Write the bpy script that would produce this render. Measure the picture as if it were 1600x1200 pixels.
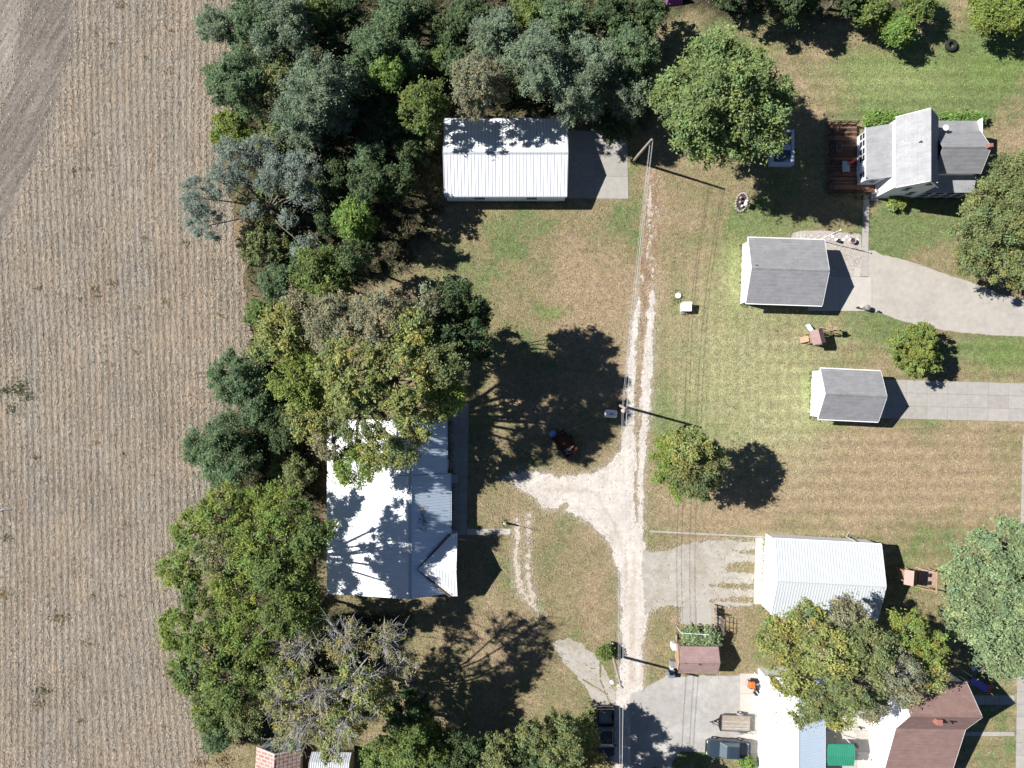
import bpy, bmesh, math, random
import numpy as np
from mathutils import Vector, Matrix

for o in list(bpy.data.objects):
    bpy.data.objects.remove(o)
SC = bpy.context.scene
COL = SC.collection
R = math.radians
rng = np.random.default_rng(11)
random.seed(11)

# ------------------------------------------------------------------ camera, sky, sun, exposure
H = 80.0            # drone height in metres
G = 0.075           # metres of ground per photograph pixel (1600 px wide)
cam = bpy.data.cameras.new('camera')
cam.lens = 24.0
cam.sensor_width = 36.0
cam.clip_end = 3000.0
camo = bpy.data.objects.new('camera', cam)
camo.location = (0, 0, H)
COL.objects.link(camo)
SC.camera = camo
ELEV = 40.0
TRAVEL = Vector((0.970, -0.243, 0)).normalized()
world = bpy.data.worlds.new('World')
SC.world = world
world.use_nodes = True
wn = world.node_tree
sky = wn.nodes.new('ShaderNodeTexSky')
sky.sky_type = 'NISHITA'
sky.sun_disc = False
sky.sun_elevation = R(ELEV)
sky.sun_rotation = R(284)
sky.air_density = 0.6
sky.dust_density = 0.2
sky.ozone_density = 5.0
bg = wn.nodes['Background']
bg.inputs['Strength'].default_value = 0.05
wn.links.new(sky.outputs['Color'], bg.inputs['Color'])
sun = bpy.data.lights.new('sun', 'SUN')
sun.energy = 5.0
sun.angle = R(0.53)
sun.color = (1.0, 0.975, 0.945)
suno = bpy.data.objects.new('sun', sun)
d = TRAVEL * math.cos(R(ELEV)) + Vector((0, 0, -math.sin(R(ELEV))))
suno.rotation_euler = d.to_track_quat('-Z', 'Y').to_euler()
suno.location = (-60, 15, 60)
COL.objects.link(suno)
SC.render.engine = 'CYCLES'
vs = SC.view_settings
vs.view_transform = 'Standard'
vs.look = 'None'
vs.gamma = 1.0
vs.use_curve_mapping = False
vs.exposure = 0.85

# ------------------------------------------------------------------ helpers
def P(px, py, z=0.0):
    """The place at height z that the photograph shows at (px, py)."""
    s = (H - z) / H * G
    return Vector(((px - 800) * s, (600 - py) * s, z))

def W(px, py, z=0.0):
    """A plan position given in ground pixels."""
    return Vector(((px - 800) * G, (600 - py) * G, z))

def _h(ix, iy, seed):
    n = (ix.astype(np.int64) * 374761393 + iy.astype(np.int64) * 668265263 + seed * 974711) & 0x7fffffff
    n = (n ^ (n >> 13)) * 1274126177 & 0x7fffffff
    n = (n ^ (n >> 16)) & 0x7fffffff
    return (n % 100003) / 100003.0

def vnoise(x, y, seed=0):
    x = np.asarray(x, float); y = np.asarray(y, float)
    ix = np.floor(x); iy = np.floor(y)
    fx = x - ix; fy = y - iy
    fx = fx * fx * (3 - 2 * fx); fy = fy * fy * (3 - 2 * fy)
    a = _h(ix, iy, seed); b = _h(ix + 1, iy, seed)
    c = _h(ix, iy + 1, seed); e = _h(ix + 1, iy + 1, seed)
    return (a * (1 - fx) + b * fx) * (1 - fy) + (c * (1 - fx) + e * fx) * fy

def fbm(x, y, o=4, seed=0):
    s = 0; a = 0.5; t = 0
    for i in range(o):
        s = s + a * vnoise(x, y, seed + i * 17); t += a
        x = np.asarray(x) * 2.03 + 7.1; y = np.asarray(y) * 2.03 - 3.7; a *= 0.5
    return s / t      # 0..1

def sstep(a, b, x):
    t = np.clip((x - a) / (b - a), 0, 1)
    return t * t * (3 - 2 * t)

def fast_mesh(name, V, F, cols=None, smooth=False):
    V = np.asarray(V, np.float32); F = np.asarray(F, np.int32)
    me = bpy.data.meshes.new(name)
    k = F.shape[1]
    me.vertices.add(len(V)); me.vertices.foreach_set('co', V.ravel())
    me.loops.add(F.size); me.loops.foreach_set('vertex_index', F.ravel())
    me.polygons.add(len(F)); me.polygons.foreach_set('loop_start', np.arange(0, F.size, k, dtype=np.int32))
    if smooth:
        me.polygons.foreach_set('use_smooth', np.ones(len(F), bool))
    me.update(calc_edges=True)
    if cols is not None:
        at = me.color_attributes.new('Col', 'FLOAT_COLOR', 'POINT')
        c4 = np.ones((len(V), 4), np.float32); c4[:, :3] = cols
        at.data.foreach_set('color', c4.ravel())
    return me

def tag(o, label=None, cat=None, group=None, kind=None):
    if label: o['label'] = label
    if cat: o['category'] = cat
    if group: o['group'] = group
    if kind: o['kind'] = kind
    return o

ROOT = {}          # root empty -> its world location, used to make part coordinates local
def thing(name, loc, label, cat, group=None):
    o = bpy.data.objects.new(name, None)
    o.empty_display_size = 0.3
    o.location = loc
    COL.objects.link(o)
    ROOT[o.name] = Vector(loc)
    return tag(o, label, cat, group)

def off(parent):
    q = parent
    while q is not None:
        if q.name in ROOT: return ROOT[q.name]
        q = q.parent
    return Vector((0, 0, 0))

def link(name, me, mat, parent=None, loc=None, kind=None):
    o = bpy.data.objects.new(name, me)
    COL.objects.link(o)
    if mat is not None and not me.materials:
        me.materials.append(mat)
    if parent is not None: o.parent = parent
    if loc is not None: o.location = loc
    if kind: o['kind'] = kind
    return o

class Fr:
    """A place and heading; turns local metres into world metres."""
    def __init__(s, o, deg=0.0):
        s.o = Vector(o); s.c = math.cos(R(deg)); s.s = math.sin(R(deg))
    def __call__(s, p):
        x, y, z = p
        return (s.o.x + x * s.c - y * s.s, s.o.y + x * s.s + y * s.c, s.o.z + z)

class MB:
    def __init__(s, fr=None):
        s.v = []; s.f = []; s.fr = fr
    def add(s, vs_, fs):
        n = len(s.v)
        s.v += [s.fr(p) if s.fr else tuple(p) for p in vs_]
        s.f += [tuple(i + n for i in q) for q in fs]
        return s
    def hexa(s, b, t):
        return s.add(list(b) + list(t), [(3, 2, 1, 0), (4, 5, 6, 7), (0, 1, 5, 4), (1, 2, 6, 5), (2, 3, 7, 6), (3, 0, 4, 7)])
    def box(s, x0, x1, y0, y1, z0, z1):
        return s.hexa([(x0, y0, z0), (x1, y0, z0), (x1, y1, z0), (x0, y1, z0)],
                      [(x0, y0, z1), (x1, y0, z1), (x1, y1, z1), (x0, y1, z1)])
    def slab(s, pts, t):
        """thick sheet under the (counter-clockwise from above) polygon pts"""
        n = len(pts)
        lo = [(p[0], p[1], p[2] - t) for p in pts]
        return s.add(list(pts) + lo, [tuple(range(n)), tuple(range(2 * n - 1, n - 1, -1))] +
                     [(i, i + n, (i + 1) % n + n, (i + 1) % n) for i in range(n)])
    def wall(s, prof, a, b, axis):
        """extrude the polygon prof [(u, z)] along the other axis from a to b"""
        n = len(prof)
        q = (lambda u, z, w: (u, w, z)) if axis == 'x' else (lambda u, z, w: (w, u, z))
        v = [q(u, z, a) for u, z in prof] + [q(u, z, b) for u, z in prof]
        return s.add(v, [tuple(range(n)), tuple(range(2 * n - 1, n - 1, -1))] +
                     [(i, i + n, (i + 1) % n + n, (i + 1) % n) for i in range(n)])
    def tube(s, pts, rad, n=6, cap=True):
        pts = [Vector(p) for p in pts]
        if not isinstance(rad, (list, tuple)): rad = [rad] * len(pts)
        v = []; f = []
        for i, p in enumerate(pts):
            t = (pts[min(i + 1, len(pts) - 1)] - pts[max(i - 1, 0)]).normalized()
            a = t.orthogonal().normalized() if i == 0 else (pa - t * pa.dot(t)).normalized()
            pa = a
            b = t.cross(a)
            for k in range(n):
                w = 2 * math.pi * k / n
                v.append(tuple(p + (a * math.cos(w) + b * math.sin(w)) * rad[i]))
        for i in range(len(pts) - 1):
            for k in range(n):
                f.append((i * n + k, i * n + (k + 1) % n, (i + 1) * n + (k + 1) % n, (i + 1) * n + k))
        if cap:
            f.append(tuple(range(n - 1, -1, -1))); f.append(tuple(range((len(pts) - 1) * n, len(pts) * n)))
        return s.add(v, f)
    def lathe(s, cx, cy, prof, n=16):
        """prof: [(r, z)] from bottom to top"""
        v = []; f = []
        for r, z in prof:
            for k in range(n):
                w = 2 * math.pi * k / n
                v.append((cx + r * math.cos(w), cy + r * math.sin(w), z))
        m = len(prof)
        for i in range(m - 1):
            for k in range(n):
                f.append((i * n + k, i * n + (k + 1) % n, (i + 1) * n + (k + 1) % n, (i + 1) * n + k))
        f.append(tuple(range(n - 1, -1, -1))); f.append(tuple(range((m - 1) * n, m * n)))
        return s.add(v, f)
    def cyl_y(s, cx, cz, y0, y1, r, n=16):
        v = []; f = []
        for y in (y0, y1):
            for k in range(n):
                w = 2 * math.pi * k / n
                v.append((cx + r * math.cos(w), y, cz + r * math.sin(w)))
        for k in range(n):
            f.append((k, k + n, (k + 1) % n + n, (k + 1) % n))
        f.append(tuple(range(n))); f.append(tuple(range(2 * n - 1, n - 1, -1)))
        return s.add(v, f)
    def build(s, name, mat, parent=None, bevel=0, seg=2, smooth=False, kind=None, label=None):
        o3 = off(parent)
        me = bpy.data.meshes.new(name)
        me.from_pydata([(p[0] - o3.x, p[1] - o3.y, p[2] - o3.z) for p in s.v], [], s.f)
        bm = bmesh.new(); bm.from_mesh(me)
        bmesh.ops.recalc_face_normals(bm, faces=bm.faces)
        if bevel:
            bmesh.ops.bevel(bm, geom=list(bm.edges), offset=bevel, segments=seg, affect='EDGES', profile=0.6)
        bm.to_mesh(me); bm.free()
        if smooth:
            for p in me.polygons: p.use_smooth = True
        o = link(name, me, mat, parent, kind=kind)
        if label: o['label'] = label
        return o

# ------------------------------------------------------------------ materials
MATS = {}
def mat(name, base=(0.5, 0.5, 0.5), rough=0.8, var=0.15, scale=3.0, bump=0.0, bscale=20.0, metal=0.0, spec=0.3,
        attr=False, dirt=None, dscale=0.8, damt=0.4, alpha=None, coat=0.0, fine=0.0):
    m = bpy.data.materials.new(name); m.use_nodes = True
    nt = m.node_tree; N = nt.nodes; L = nt.links
    b = N['Principled BSDF']
    b.inputs['Roughness'].default_value = rough
    b.inputs['Metallic'].default_value = metal
    b.inputs['Specular IOR Level'].default_value = spec
    b.inputs['Coat Weight'].default_value = coat
    geo = N.new('ShaderNodeNewGeometry')
    if attr:
        c = N.new('ShaderNodeAttribute'); c.attribute_name = 'Col'; src = c.outputs['Color']
    else:
        c = N.new('ShaderNodeRGB'); c.outputs[0].default_value = (*base, 1); src = c.outputs[0]
    if dirt is not None:
        n0 = N.new('ShaderNodeTexNoise'); n0.inputs['Scale'].default_value = dscale; n0.inputs['Detail'].default_value = 6
        n0.inputs['Roughness'].default_value = 0.65
        L.new(geo.outputs['Position'], n0.inputs['Vector'])
        rp = N.new('ShaderNodeValToRGB'); rp.color_ramp.elements[0].position = 0.47; rp.color_ramp.elements[1].position = 0.72
        rp.color_ramp.elements[1].color = (damt, damt, damt, 1)
        L.new(n0.outputs['Fac'], rp.inputs['Fac'])
        mx = N.new('ShaderNodeMix'); mx.data_type = 'RGBA'; mx.inputs['B'].default_value = (*dirt, 1)
        L.new(rp.outputs['Color'], mx.inputs['Factor']); L.new(src, mx.inputs['A'])
        src = mx.outputs['Result']
    if var:
        for k, (sc_, am) in enumerate(((scale, var), (scale * 6.3, var * 0.8)) + (((scale * 2.6, fine),) if fine else ())):
            n = N.new('ShaderNodeTexNoise'); n.inputs['Scale'].default_value = sc_; n.inputs['Detail'].default_value = 5
            n.inputs['Roughness'].default_value = 0.6
            L.new(geo.outputs['Position'], n.inputs['Vector'])
            mr = N.new('ShaderNodeMapRange'); mr.inputs['From Min'].default_value = 0.28; mr.inputs['From Max'].default_value = 0.72
            mr.inputs['To Min'].default_value = 1 - am; mr.inputs['To Max'].default_value = 1 + am
            L.new(n.outputs['Fac'], mr.inputs['Value'])
            vm = N.new('ShaderNodeVectorMath'); vm.operation = 'SCALE'
            L.new(src, vm.inputs[0]); L.new(mr.outputs['Result'], vm.inputs['Scale'])
            src = vm.outputs['Vector']
    L.new(src, b.inputs['Base Color'])
    if bump:
        n = N.new('ShaderNodeTexNoise'); n.inputs['Scale'].default_value = bscale; n.inputs['Detail'].default_value = 4
        L.new(geo.outputs['Position'], n.inputs['Vector'])
        bp = N.new('ShaderNodeBump'); bp.inputs['Strength'].default_value = 1.0; bp.inputs['Distance'].default_value = bump
        L.new(n.outputs['Fac'], bp.inputs['Height']); L.new(bp.outputs['Normal'], b.inputs['Normal'])
    MATS[name] = m
    return m

def leaf_mat(name, trans=0.25, rough=0.6):
    m = bpy.data.materials.new(name); m.use_nodes = True
    nt = m.node_tree; N = nt.nodes; L = nt.links
    N.remove(N['Principled BSDF'])
    c = N.new('ShaderNodeAttribute'); c.attribute_name = 'Col'
    b = N.new('ShaderNodeBsdfPrincipled'); b.inputs['Roughness'].default_value = rough; b.inputs['Specular IOR Level'].default_value = 0.25
    t = N.new('ShaderNodeBsdfTranslucent'); mx = N.new('ShaderNodeMixShader'); mx.inputs[0].default_value = trans
    L.new(c.outputs['Color'], b.inputs['Base Color']); L.new(c.outputs['Color'], t.inputs['Color'])
    L.new(b.outputs[0], mx.inputs[1]); L.new(t.outputs[0], mx.inputs[2])
    L.new(mx.outputs[0], N['Material Output'].inputs['Surface'])
    MATS[name] = m
    return m

def shingle_mat(name, base, var=0.06, bw=0.9, bh=0.28):
    """asphalt shingle: courses of tabs with granule speckle"""
    m = mat(name, base, rough=0.9, var=0.12, scale=1.2, bump=0.006, bscale=60, spec=0.15)
    nt = m.node_tree; N = nt.nodes; L = nt.links
    b = N['Principled BSDF']; src = b.inputs['Base Color'].links[0].from_socket
    geo = N.new('ShaderNodeNewGeometry')
    br = N.new('ShaderNodeTexBrick'); br.inputs['Scale'].default_value = 1.0
    br.inputs['Brick Width'].default_value = bw; br.inputs['Row Height'].default_value = bh
    br.inputs['Mortar Size'].default_value = 0.012; br.inputs['Bias'].default_value = 0.0
    br.inputs['Color1'].default_value = (1 - var,) * 3 + (1,); br.inputs['Color2'].default_value = (1 + var,) * 3 + (1,)
    br.inputs['Mortar'].default_value = (0.88, 0.88, 0.88, 1)
    L.new(geo.outputs['Position'], br.inputs['Vector'])
    mu = N.new('ShaderNodeVectorMath'); mu.operation = 'MULTIPLY'
    L.new(src, mu.inputs[0]); L.new(br.outputs['Color'], mu.inputs[1]); L.new(mu.outputs[0], b.inputs['Base Color'])
    return m

M_lawn = mat('lawn_mat', attr=True, rough=0.95, var=0.26, scale=1.5, bump=0.07, bscale=7, spec=0.05, fine=0.30)
M_field = mat('stubble_soil', attr=True, rough=0.97, var=0.24, scale=2.2, bump=0.06, bscale=7, spec=0.05, fine=0.28)
M_gravel = mat('lane_gravel', attr=True, rough=0.95, var=0.10, scale=1.1, bump=0.03, bscale=16, dirt=(0.36, 0.305, 0.24), dscale=0.7, damt=0.5, spec=0.1, fine=0.12)
M_pgravel = mat('parking_gravel', (0.375, 0.348, 0.306), 0.95, 0.15, 1.3, bump=0.02, bscale=16, dirt=(0.28, 0.24, 0.18), dscale=0.35, damt=0.8, spec=0.1)
M_conc = mat('concrete', (0.345, 0.325, 0.293), 0.9, 0.10, 1.5, bump=0.004, bscale=30, dirt=(0.30, 0.28, 0.25), dscale=0.5, damt=0.6, spec=0.15)
M_concw = mat('pale_concrete', (0.445, 0.412, 0.365), 0.9, 0.07, 1.5, bump=0.004, bscale=30, dirt=(0.45, 0.42, 0.37), dscale=0.5, damt=0.5, spec=0.15)
M_asph = mat('worn_asphalt', (0.345, 0.328, 0.302), 0.92, 0.12, 1.2, bump=0.005, bscale=30, dirt=(0.47, 0.45, 0.42), dscale=0.25, damt=0.9, spec=0.1)
M_joint = mat('joint_filler', (0.20, 0.19, 0.17), 0.95, 0.1)
M_white = mat('white_steel_roof', (0.80, 0.81, 0.82), 0.45, 0.02, 0.6, spec=0.3)
M_whitew = mat('white_siding', (0.78, 0.79, 0.80), 0.6, 0.03, 1.0, spec=0.3)
M_galv = mat('pale_steel_roof', (0.50, 0.525, 0.535), 0.5, 0.04, 0.6, spec=0.3)
M_trim = mat('white_trim', (0.8, 0.8, 0.8), 0.5, 0.02, spec=0.3)
M_gut = mat('gutter_metal', (0.55, 0.56, 0.57), 0.4, 0.05, metal=0.2)
M_sh_g = shingle_mat('grey_shingles', (0.24, 0.24, 0.244))
M_sh_l = shingle_mat('light_grey_shingles', (0.306, 0.306, 0.31))
M_sh_b = shingle_mat('red_brown_shingles', (0.24, 0.156, 0.136))
M_sh_p = shingle_mat('pinkish_shingles', (0.295, 0.201, 0.189))
M_glass = mat('window_glass', (0.03, 0.04, 0.05), 0.08, 0, spec=0.6)
M_screen = mat('porch_screen', (0.02, 0.022, 0.028), 0.6, 0.1)
M_wood = mat('weathered_wood', (0.30, 0.25, 0.20), 0.85, 0.2, 2.5, bump=0.004, bscale=30)
M_woodb = mat('brown_stained_wood', (0.075, 0.046, 0.034), 0.75, 0.2, 2.5)
M_woodl = mat('light_wood', (0.36, 0.245, 0.155), 0.8, 0.15, 2.5)
M_pole = mat('pole_wood', (0.34, 0.29, 0.24), 0.85, 0.2, 3)
M_wire = mat('wire_metal', (0.50, 0.50, 0.50), 0.5, 0)
M_bark = mat('bark', (0.16, 0.13, 0.105), 0.95, 0.25, 3)
M_barkg = mat('pale_grey_bark', (0.40, 0.385, 0.375), 0.9, 0.2, 3)
M_black = mat('black_paint', (0.012, 0.013, 0.017), 0.25, 0, spec=0.6, coat=0.5)
M_dark = mat('dark_plastic', (0.02, 0.02, 0.022), 0.6, 0.1)
M_rub = mat('rubber', (0.022, 0.022, 0.023), 0.85, 0.15, 6)
M_steel = mat('steel', (0.4, 0.4, 0.41), 0.35, 0.1, metal=0.8)
M_grey = mat('grey_plastic', (0.22, 0.22, 0.23), 0.6, 0.1)
M_rust = mat('rusty_steel', (0.16, 0.065, 0.036), 0.9, 0.3, 4, dirt=(0.07, 0.045, 0.035), damt=0.8)
M_blue = mat('blue_plastic', (0.05, 0.22, 0.55), 0.5, 0.08)
M_dblue = mat('deep_blue_plastic', (0.03, 0.02, 0.35), 0.45, 0.05)
M_orange = mat('orange_paint', (0.65, 0.13, 0.03), 0.4, 0.05)
M_red = mat('red_plastic', (0.60, 0.05, 0.05), 0.5, 0.1)
M_green = mat('green_painted_steel', (0.035, 0.22, 0.14), 0.5, 0.08, 1.5, spec=0.3)
M_pink = mat('pinkish_board', (0.38, 0.26, 0.22), 0.8, 0.12, 3)
M_purple = mat('purple_fabric', (0.20, 0.04, 0.22), 0.7, 0.1)
M_bluegrey = mat('blue_grey_siding', (0.35, 0.38, 0.42), 0.7, 0.05)
M_lens = mat('clear_lens', (0.75, 0.75, 0.72), 0.15, 0, spec=0.6)
M_tail = mat('red_lens', (0.4, 0.015, 0.015), 0.2, 0, spec=0.6)
M_bed = mat('scuffed_bed_metal', (0.30, 0.30, 0.30), 0.6, 0.35, 5)
M_brick = mat('red_brick', (0.30, 0.13, 0.10), 0.9, 0.2, 4)
M_cream = mat('cream_brick', (0.52, 0.42, 0.36), 0.9, 0.15, 4)
M_stone = mat('pinkish_stone', (0.42, 0.33, 0.29), 0.9, 0.2, 5)
M_mulch = mat('dark_mulch', (0.07, 0.045, 0.045), 0.95, 0.4, 6)
M_tarp = mat('ochre_tarp', (0.33, 0.27, 0.14), 0.7, 0.1)
M_slate = mat('grey_green_roofing', (0.36, 0.40, 0.36), 0.85, 0.08)
M_leaf = leaf_mat('leaf', 0.36)
M_grass = leaf_mat('grass_blade', 0.15, 0.8)
M_litter = leaf_mat('dry_leaf', 0.1, 0.8)
M_carglass = mat('car_glass', (0.10, 0.13, 0.145), 0.06, 0, spec=0.8)  # lightened bluish base colour stands in for reflected sky
# ------------------------------------------------------------------ the ground
def seg_sdf(X, Y, pts):
    """distance (px, positive inside) to a chain of (x, y, r) beads joined by straight tapered links"""
    best = np.full(X.shape, -1e9)
    for (x0, y0, r0), (x1, y1, r1) in zip(pts[:-1], pts[1:]):
        dx, dy = x1 - x0, y1 - y0
        t = np.clip(((X - x0) * dx + (Y - y0) * dy) / (dx * dx + dy * dy + 1e-9), 0, 1)
        best = np.maximum(best, r0 + (r1 - r0) * t - np.hypot(X - x0 - t * dx, Y - y0 - t * dy))
    return best

def poly_sdf(X, Y, poly):
    dmin = np.full(X.shape, 1e9); inside = np.zeros(X.shape, bool)
    n = len(poly)
    for i in range(n):
        x0, y0 = poly[i]; x1, y1 = poly[(i + 1) % n]
        dx, dy = x1 - x0, y1 - y0
        t = np.clip(((X - x0) * dx + (Y - y0) * dy) / (dx * dx + dy * dy + 1e-9), 0, 1)
        dmin = np.minimum(dmin, np.hypot(X - x0 - t * dx, Y - y0 - t * dy))
        c = (y0 > Y) != (y1 > Y)
        if y1 != y0:
            inside ^= c & (X < (x1 - x0) * (Y - y0) / (y1 - y0) + x0)
    return np.where(inside, dmin, -dmin)

def bump_at(X, Y, px, py, rx, ry):
    return np.exp(-(((X - px) / rx) ** 2 + ((Y - py) / ry) ** 2))

def nz(X, Y, a, s=9, seed=50):
    return a * (fbm(X / s, Y / s, 4, seed) - 0.5)
def lane_f(X, Y):
    f = np.maximum.reduce([
        seg_sdf(X, Y, [(1000, 452, -2), (996, 480, 3.5), (989, 540, 5), (986, 600, 5.5), (985, 650, 7), (980, 700, 9), (978, 760, 14)]),
        seg_sdf(X, Y, [(1020, 440, -2), (1018, 475, 5), (1014, 540, 7), (1010, 600, 8), (1008, 640, 7.5), (1003, 690, 6.5), (1001, 740, 4), (1001, 790, 4.5), (998, 830, 8)]),
        seg_sdf(X, Y, [(990, 690, 8), (985, 760, 8)]),
        poly_sdf(X, Y, [(973, 700), (955, 722), (930, 738), (870, 744), (832, 737), (800, 738), (788, 745), (812, 762), (838, 780), (848, 794), (880, 796), (902, 806), (925, 820), (945, 838), (958, 862),
                        (968, 900), (972, 960), (972, 1010), (968, 1062), (962, 1085), (958, 1240), (1012, 1240), (1006, 1085), (1004, 1010), (1012, 960), (1018, 930), (1010, 868), (1003, 840), (996, 780), (987, 720)])])
    # worn pale patches farther up the lane and on the old loop
    pa = np.maximum.reduce([seg_sdf(X, Y, [(1016, 290, 3), (1015, 330, 3.5), (1016, 370, 2), (1010, 400, 3), (1020, 405, 2), (1019, 440, 1)]),
                            seg_sdf(X, Y, [(1024, 325, 1.5), (1030, 340, 1)]), seg_sdf(X, Y, [(1002, 432, 2), (1006, 440, 1)]),
                            seg_sdf(X, Y, [(808, 812, 3), (808, 840, 3.5), (806, 880, 4), (812, 920, 5), (830, 945, 3)]), seg_sdf(X, Y, [(826, 806, 3), (826, 850, 2.5), (824, 890, 3), (832, 940, 5), (842, 958, 2)])])
    pa = pa - 1.2 + nz(X, Y, 13, 4, 52)
    is1 = seg_sdf(X, Y, [(1003, 640, 1.5), (996, 680, 3), (996, 720, 1)]) + nz(X, Y, 4, 6, 53)
    is2 = seg_sdf(X, Y, [(993, 735, 1.5), (993, 780, 3), (996, 815, 1)]) + nz(X, Y, 6, 5, 54)
    is3 = poly_sdf(X, Y, [(862, 800), (885, 783), (892, 790), (880, 800)]) + nz(X, Y, 6, 5, 55)
    cr = seg_sdf(X, Y, [(938, 1040, 2), (945, 1062, 1.5), (953, 1098, 1.5)]) + nz(X, Y, 3, 5, 56)
    return np.maximum(np.minimum.reduce([f + nz(X, Y, 9, 10) + nz(X, Y, 6, 3.2, 57), -is1, -is2, -is3, -cr]), pa)
TAN = np.array((0.290, 0.222, 0.140)); OLIVE = np.array((0.222, 0.190, 0.104)); GREEN = np.array((0.140, 0.172, 0.070))
BRIGHT = np.array((0.150, 0.235, 0.050)); SOIL = np.array((0.052, 0.045, 0.029)); PALE = np.array((0.34, 0.300, 0.195))

def lawn_color(X, Y):
    """the lawn's own colour by place: dry, olive, green and leaf-strewn patches, woodland soil"""
    n = fbm(X / 90, Y / 90, 4, 3); n2 = fbm(X / 22, Y / 22, 4, 9); n3 = fbm(X / 7, Y / 7, 3, 21)
    g = (n - 0.5) * 1.3 + (n2 - 0.5) * 1.1 + (n3 - 0.5) * 0.8 + 0.0
    for px, py, rx, ry, a in ((1420, 125, 120, 60, 1.2), (1560, 95, 70, 60, 1.1), (1490, 160, 130, 34, .7), (1130, 340, 60, 40, .35),
            (1210, 345, 80, 26, .8), (1440, 350, 90, 50, .8), (760, 395, 90, 60, .45), (850, 350, 80, 25, .45), (1095, 660, 70, 30, .5),
            (1040, 640, 14, 60, .5), (865, 490, 22, 14, .9), (843, 478, 12, 12, .8), (1165, 632, 18, 10, .8), (1370, 515, 70, 34, .75),
            (1560, 548, 70, 28, .85), (1300, 560, 50, 30, .3), (1420, 662, 90, 8, .6), (1440, 725, 60, 14, .35), (1450, 690, 40, 12, .3),
            (860, 860, 40, 60, .15), (700, 960, 50, 40, .2), (1330, 850, 60, 16, .35), (1480, 860, 60, 60, .4), (1210, 40, 60, 40, .45),
            (730, 480, 60, 60, .3), (1060, 440, 12, 60, .35), (840, 720, 40, 14, .5), (1020, 540, 10, 80, .4), (1385, 770, 16, 16, .35),
            (1180, 530, 90, 90, .2), (1540, 480, 20, 20, .0), (1570, 1150, 40, 60, .35)):
        g = g + a * bump_at(X, Y, px, py, rx, ry)
    for px, py, rx, ry, a in ((1400, 735, 190, 80, 1.15), (1150, 790, 140, 40, .6), (1255, 90, 70, 70, .6), (900, 460, 70, 60, .55),
            (1110, 330, 70, 30, .4), (955, 560, 40, 80, .5), (1320, 150, 90, 30, .3), (900, 900, 70, 90, .35), (1160, 1000, 60, 70, .4),
            (1020, 350, 16, 120, .9), (1300, 545, 40, 16, .3), (1590, 140, 40, 60, .4), (985, 420, 8, 120, .2), (700, 1000, 100, 60, .1)):
        g = g - a * bump_at(X, Y, px, py, rx, ry)
    t1 = sstep(-0.55, 0.05, g)[..., None]; t2 = sstep(0.05, 0.62, g)[..., None]
    c = TAN * (1 - t1) + OLIVE * t1
    c = c * (1 - t2) + GREEN * t2
    br = np.zeros(X.shape)
    for px, py, rx, ry, a in ((1147, 425, 11, 60, .75), (1258, 610, 9, 48, .6), (1285, 663, 30, 10, .5), (1400, 120, 90, 36, .55), (1560, 105, 50, 40, .4),
                              (1100, 590, 60, 110, .12), (1570, 555, 50, 24, .35), (862, 488, 18, 10, .4)):
        br = br + a * bump_at(X, Y, px, py, rx, ry)
    br = np.clip(br * (0.6 + 0.8 * n2), 0, 1)[..., None]
    c = c * (1 - br) + BRIGHT * br
    pl = np.zeros(X.shape)          # pale cut stems left by the mower
    for px, py, rx, ry, a in ((1140, 580, 95, 130, .85), (1230, 640, 70, 80, .75), (1310, 470, 100, 60, .0), (1290, 520, 60, 40, .3), (1390, 125, 90, 30, .35), (1180, 430, 50, 50, .55)):
        pl = pl + a * bump_at(X, Y, px, py, rx, ry)
    pl = np.clip(pl * (0.35 + 1.3 * fbm(X / 4.5, Y / 4.5, 3, 40)), 0, 0.85)[..., None]
    c = c * (1 - pl) + (PALE * np.array((0.92, 1.03, 0.85))) * pl
    stripe = 1 + 0.10 * np.sin(Y / 3.4 + 3 * n2) * ((X > 1180) & ((Y > 520) | (Y < 190))) + 0.08 * np.sin(X / 2.6 + 3 * n2) * ((X > 1040) & (X < 1260) & (Y > 380) & (Y < 690))
    c = c * stripe[..., None] * (0.86 + 0.28 * n3)[..., None]
    near_ = (X > 770) & (X < 1200) & (Y > 260) & (Y < 1250)
    dust = np.zeros(X.shape)
    if near_.any():
        lf = lane_f(X[near_], Y[near_])
        dust[near_] = np.where(lf < 2, np.exp(np.minimum(lf, 0) / 4.5), 1) * (0.35 + 0.7 * n3[near_]) * (Y[near_] > 440) * 0.8
    dust = np.clip(dust, 0, .85)[..., None]
    c = c * (1 - dust) + np.array((0.42, 0.36, 0.285)) * dust
    w = np.maximum.reduce([poly_sdf(X, Y, [(395, -60), (1040, -60), (1010, 190), (690, 190), (690, 330), (640, 420), (520, 470), (390, 470), (350, 200)]),
                           poly_sdf(X, Y, [(390, 470), (520, 470), (512, 760), (505, 960), (640, 960), (560, 1160), (330, 1160), (350, 760)]),
                           poly_sdf(X, Y, [(1030, -60), (1420, -60), (1400, 10), (1230, 30), (1040, 20)])])
    w = sstep(-25, 25, w + (n2 - 0.5) * 60)[..., None]
    soil = SOIL * (0.7 + 0.7 * n2)[..., None] * (1 - 0.35 * sstep(0.5, 0.75, n)[..., None]) + GREEN * 0.35 * sstep(0.5, 0.7, n3)[..., None]
    return np.clip(c * (1 - w) + soil * w, 0.01, 0.9)

def axis(a, b, st, far):
    m = np.arange(a, b + st / 2, st)
    return np.concatenate([[-f for f in far[::-1]], m, far])

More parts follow.
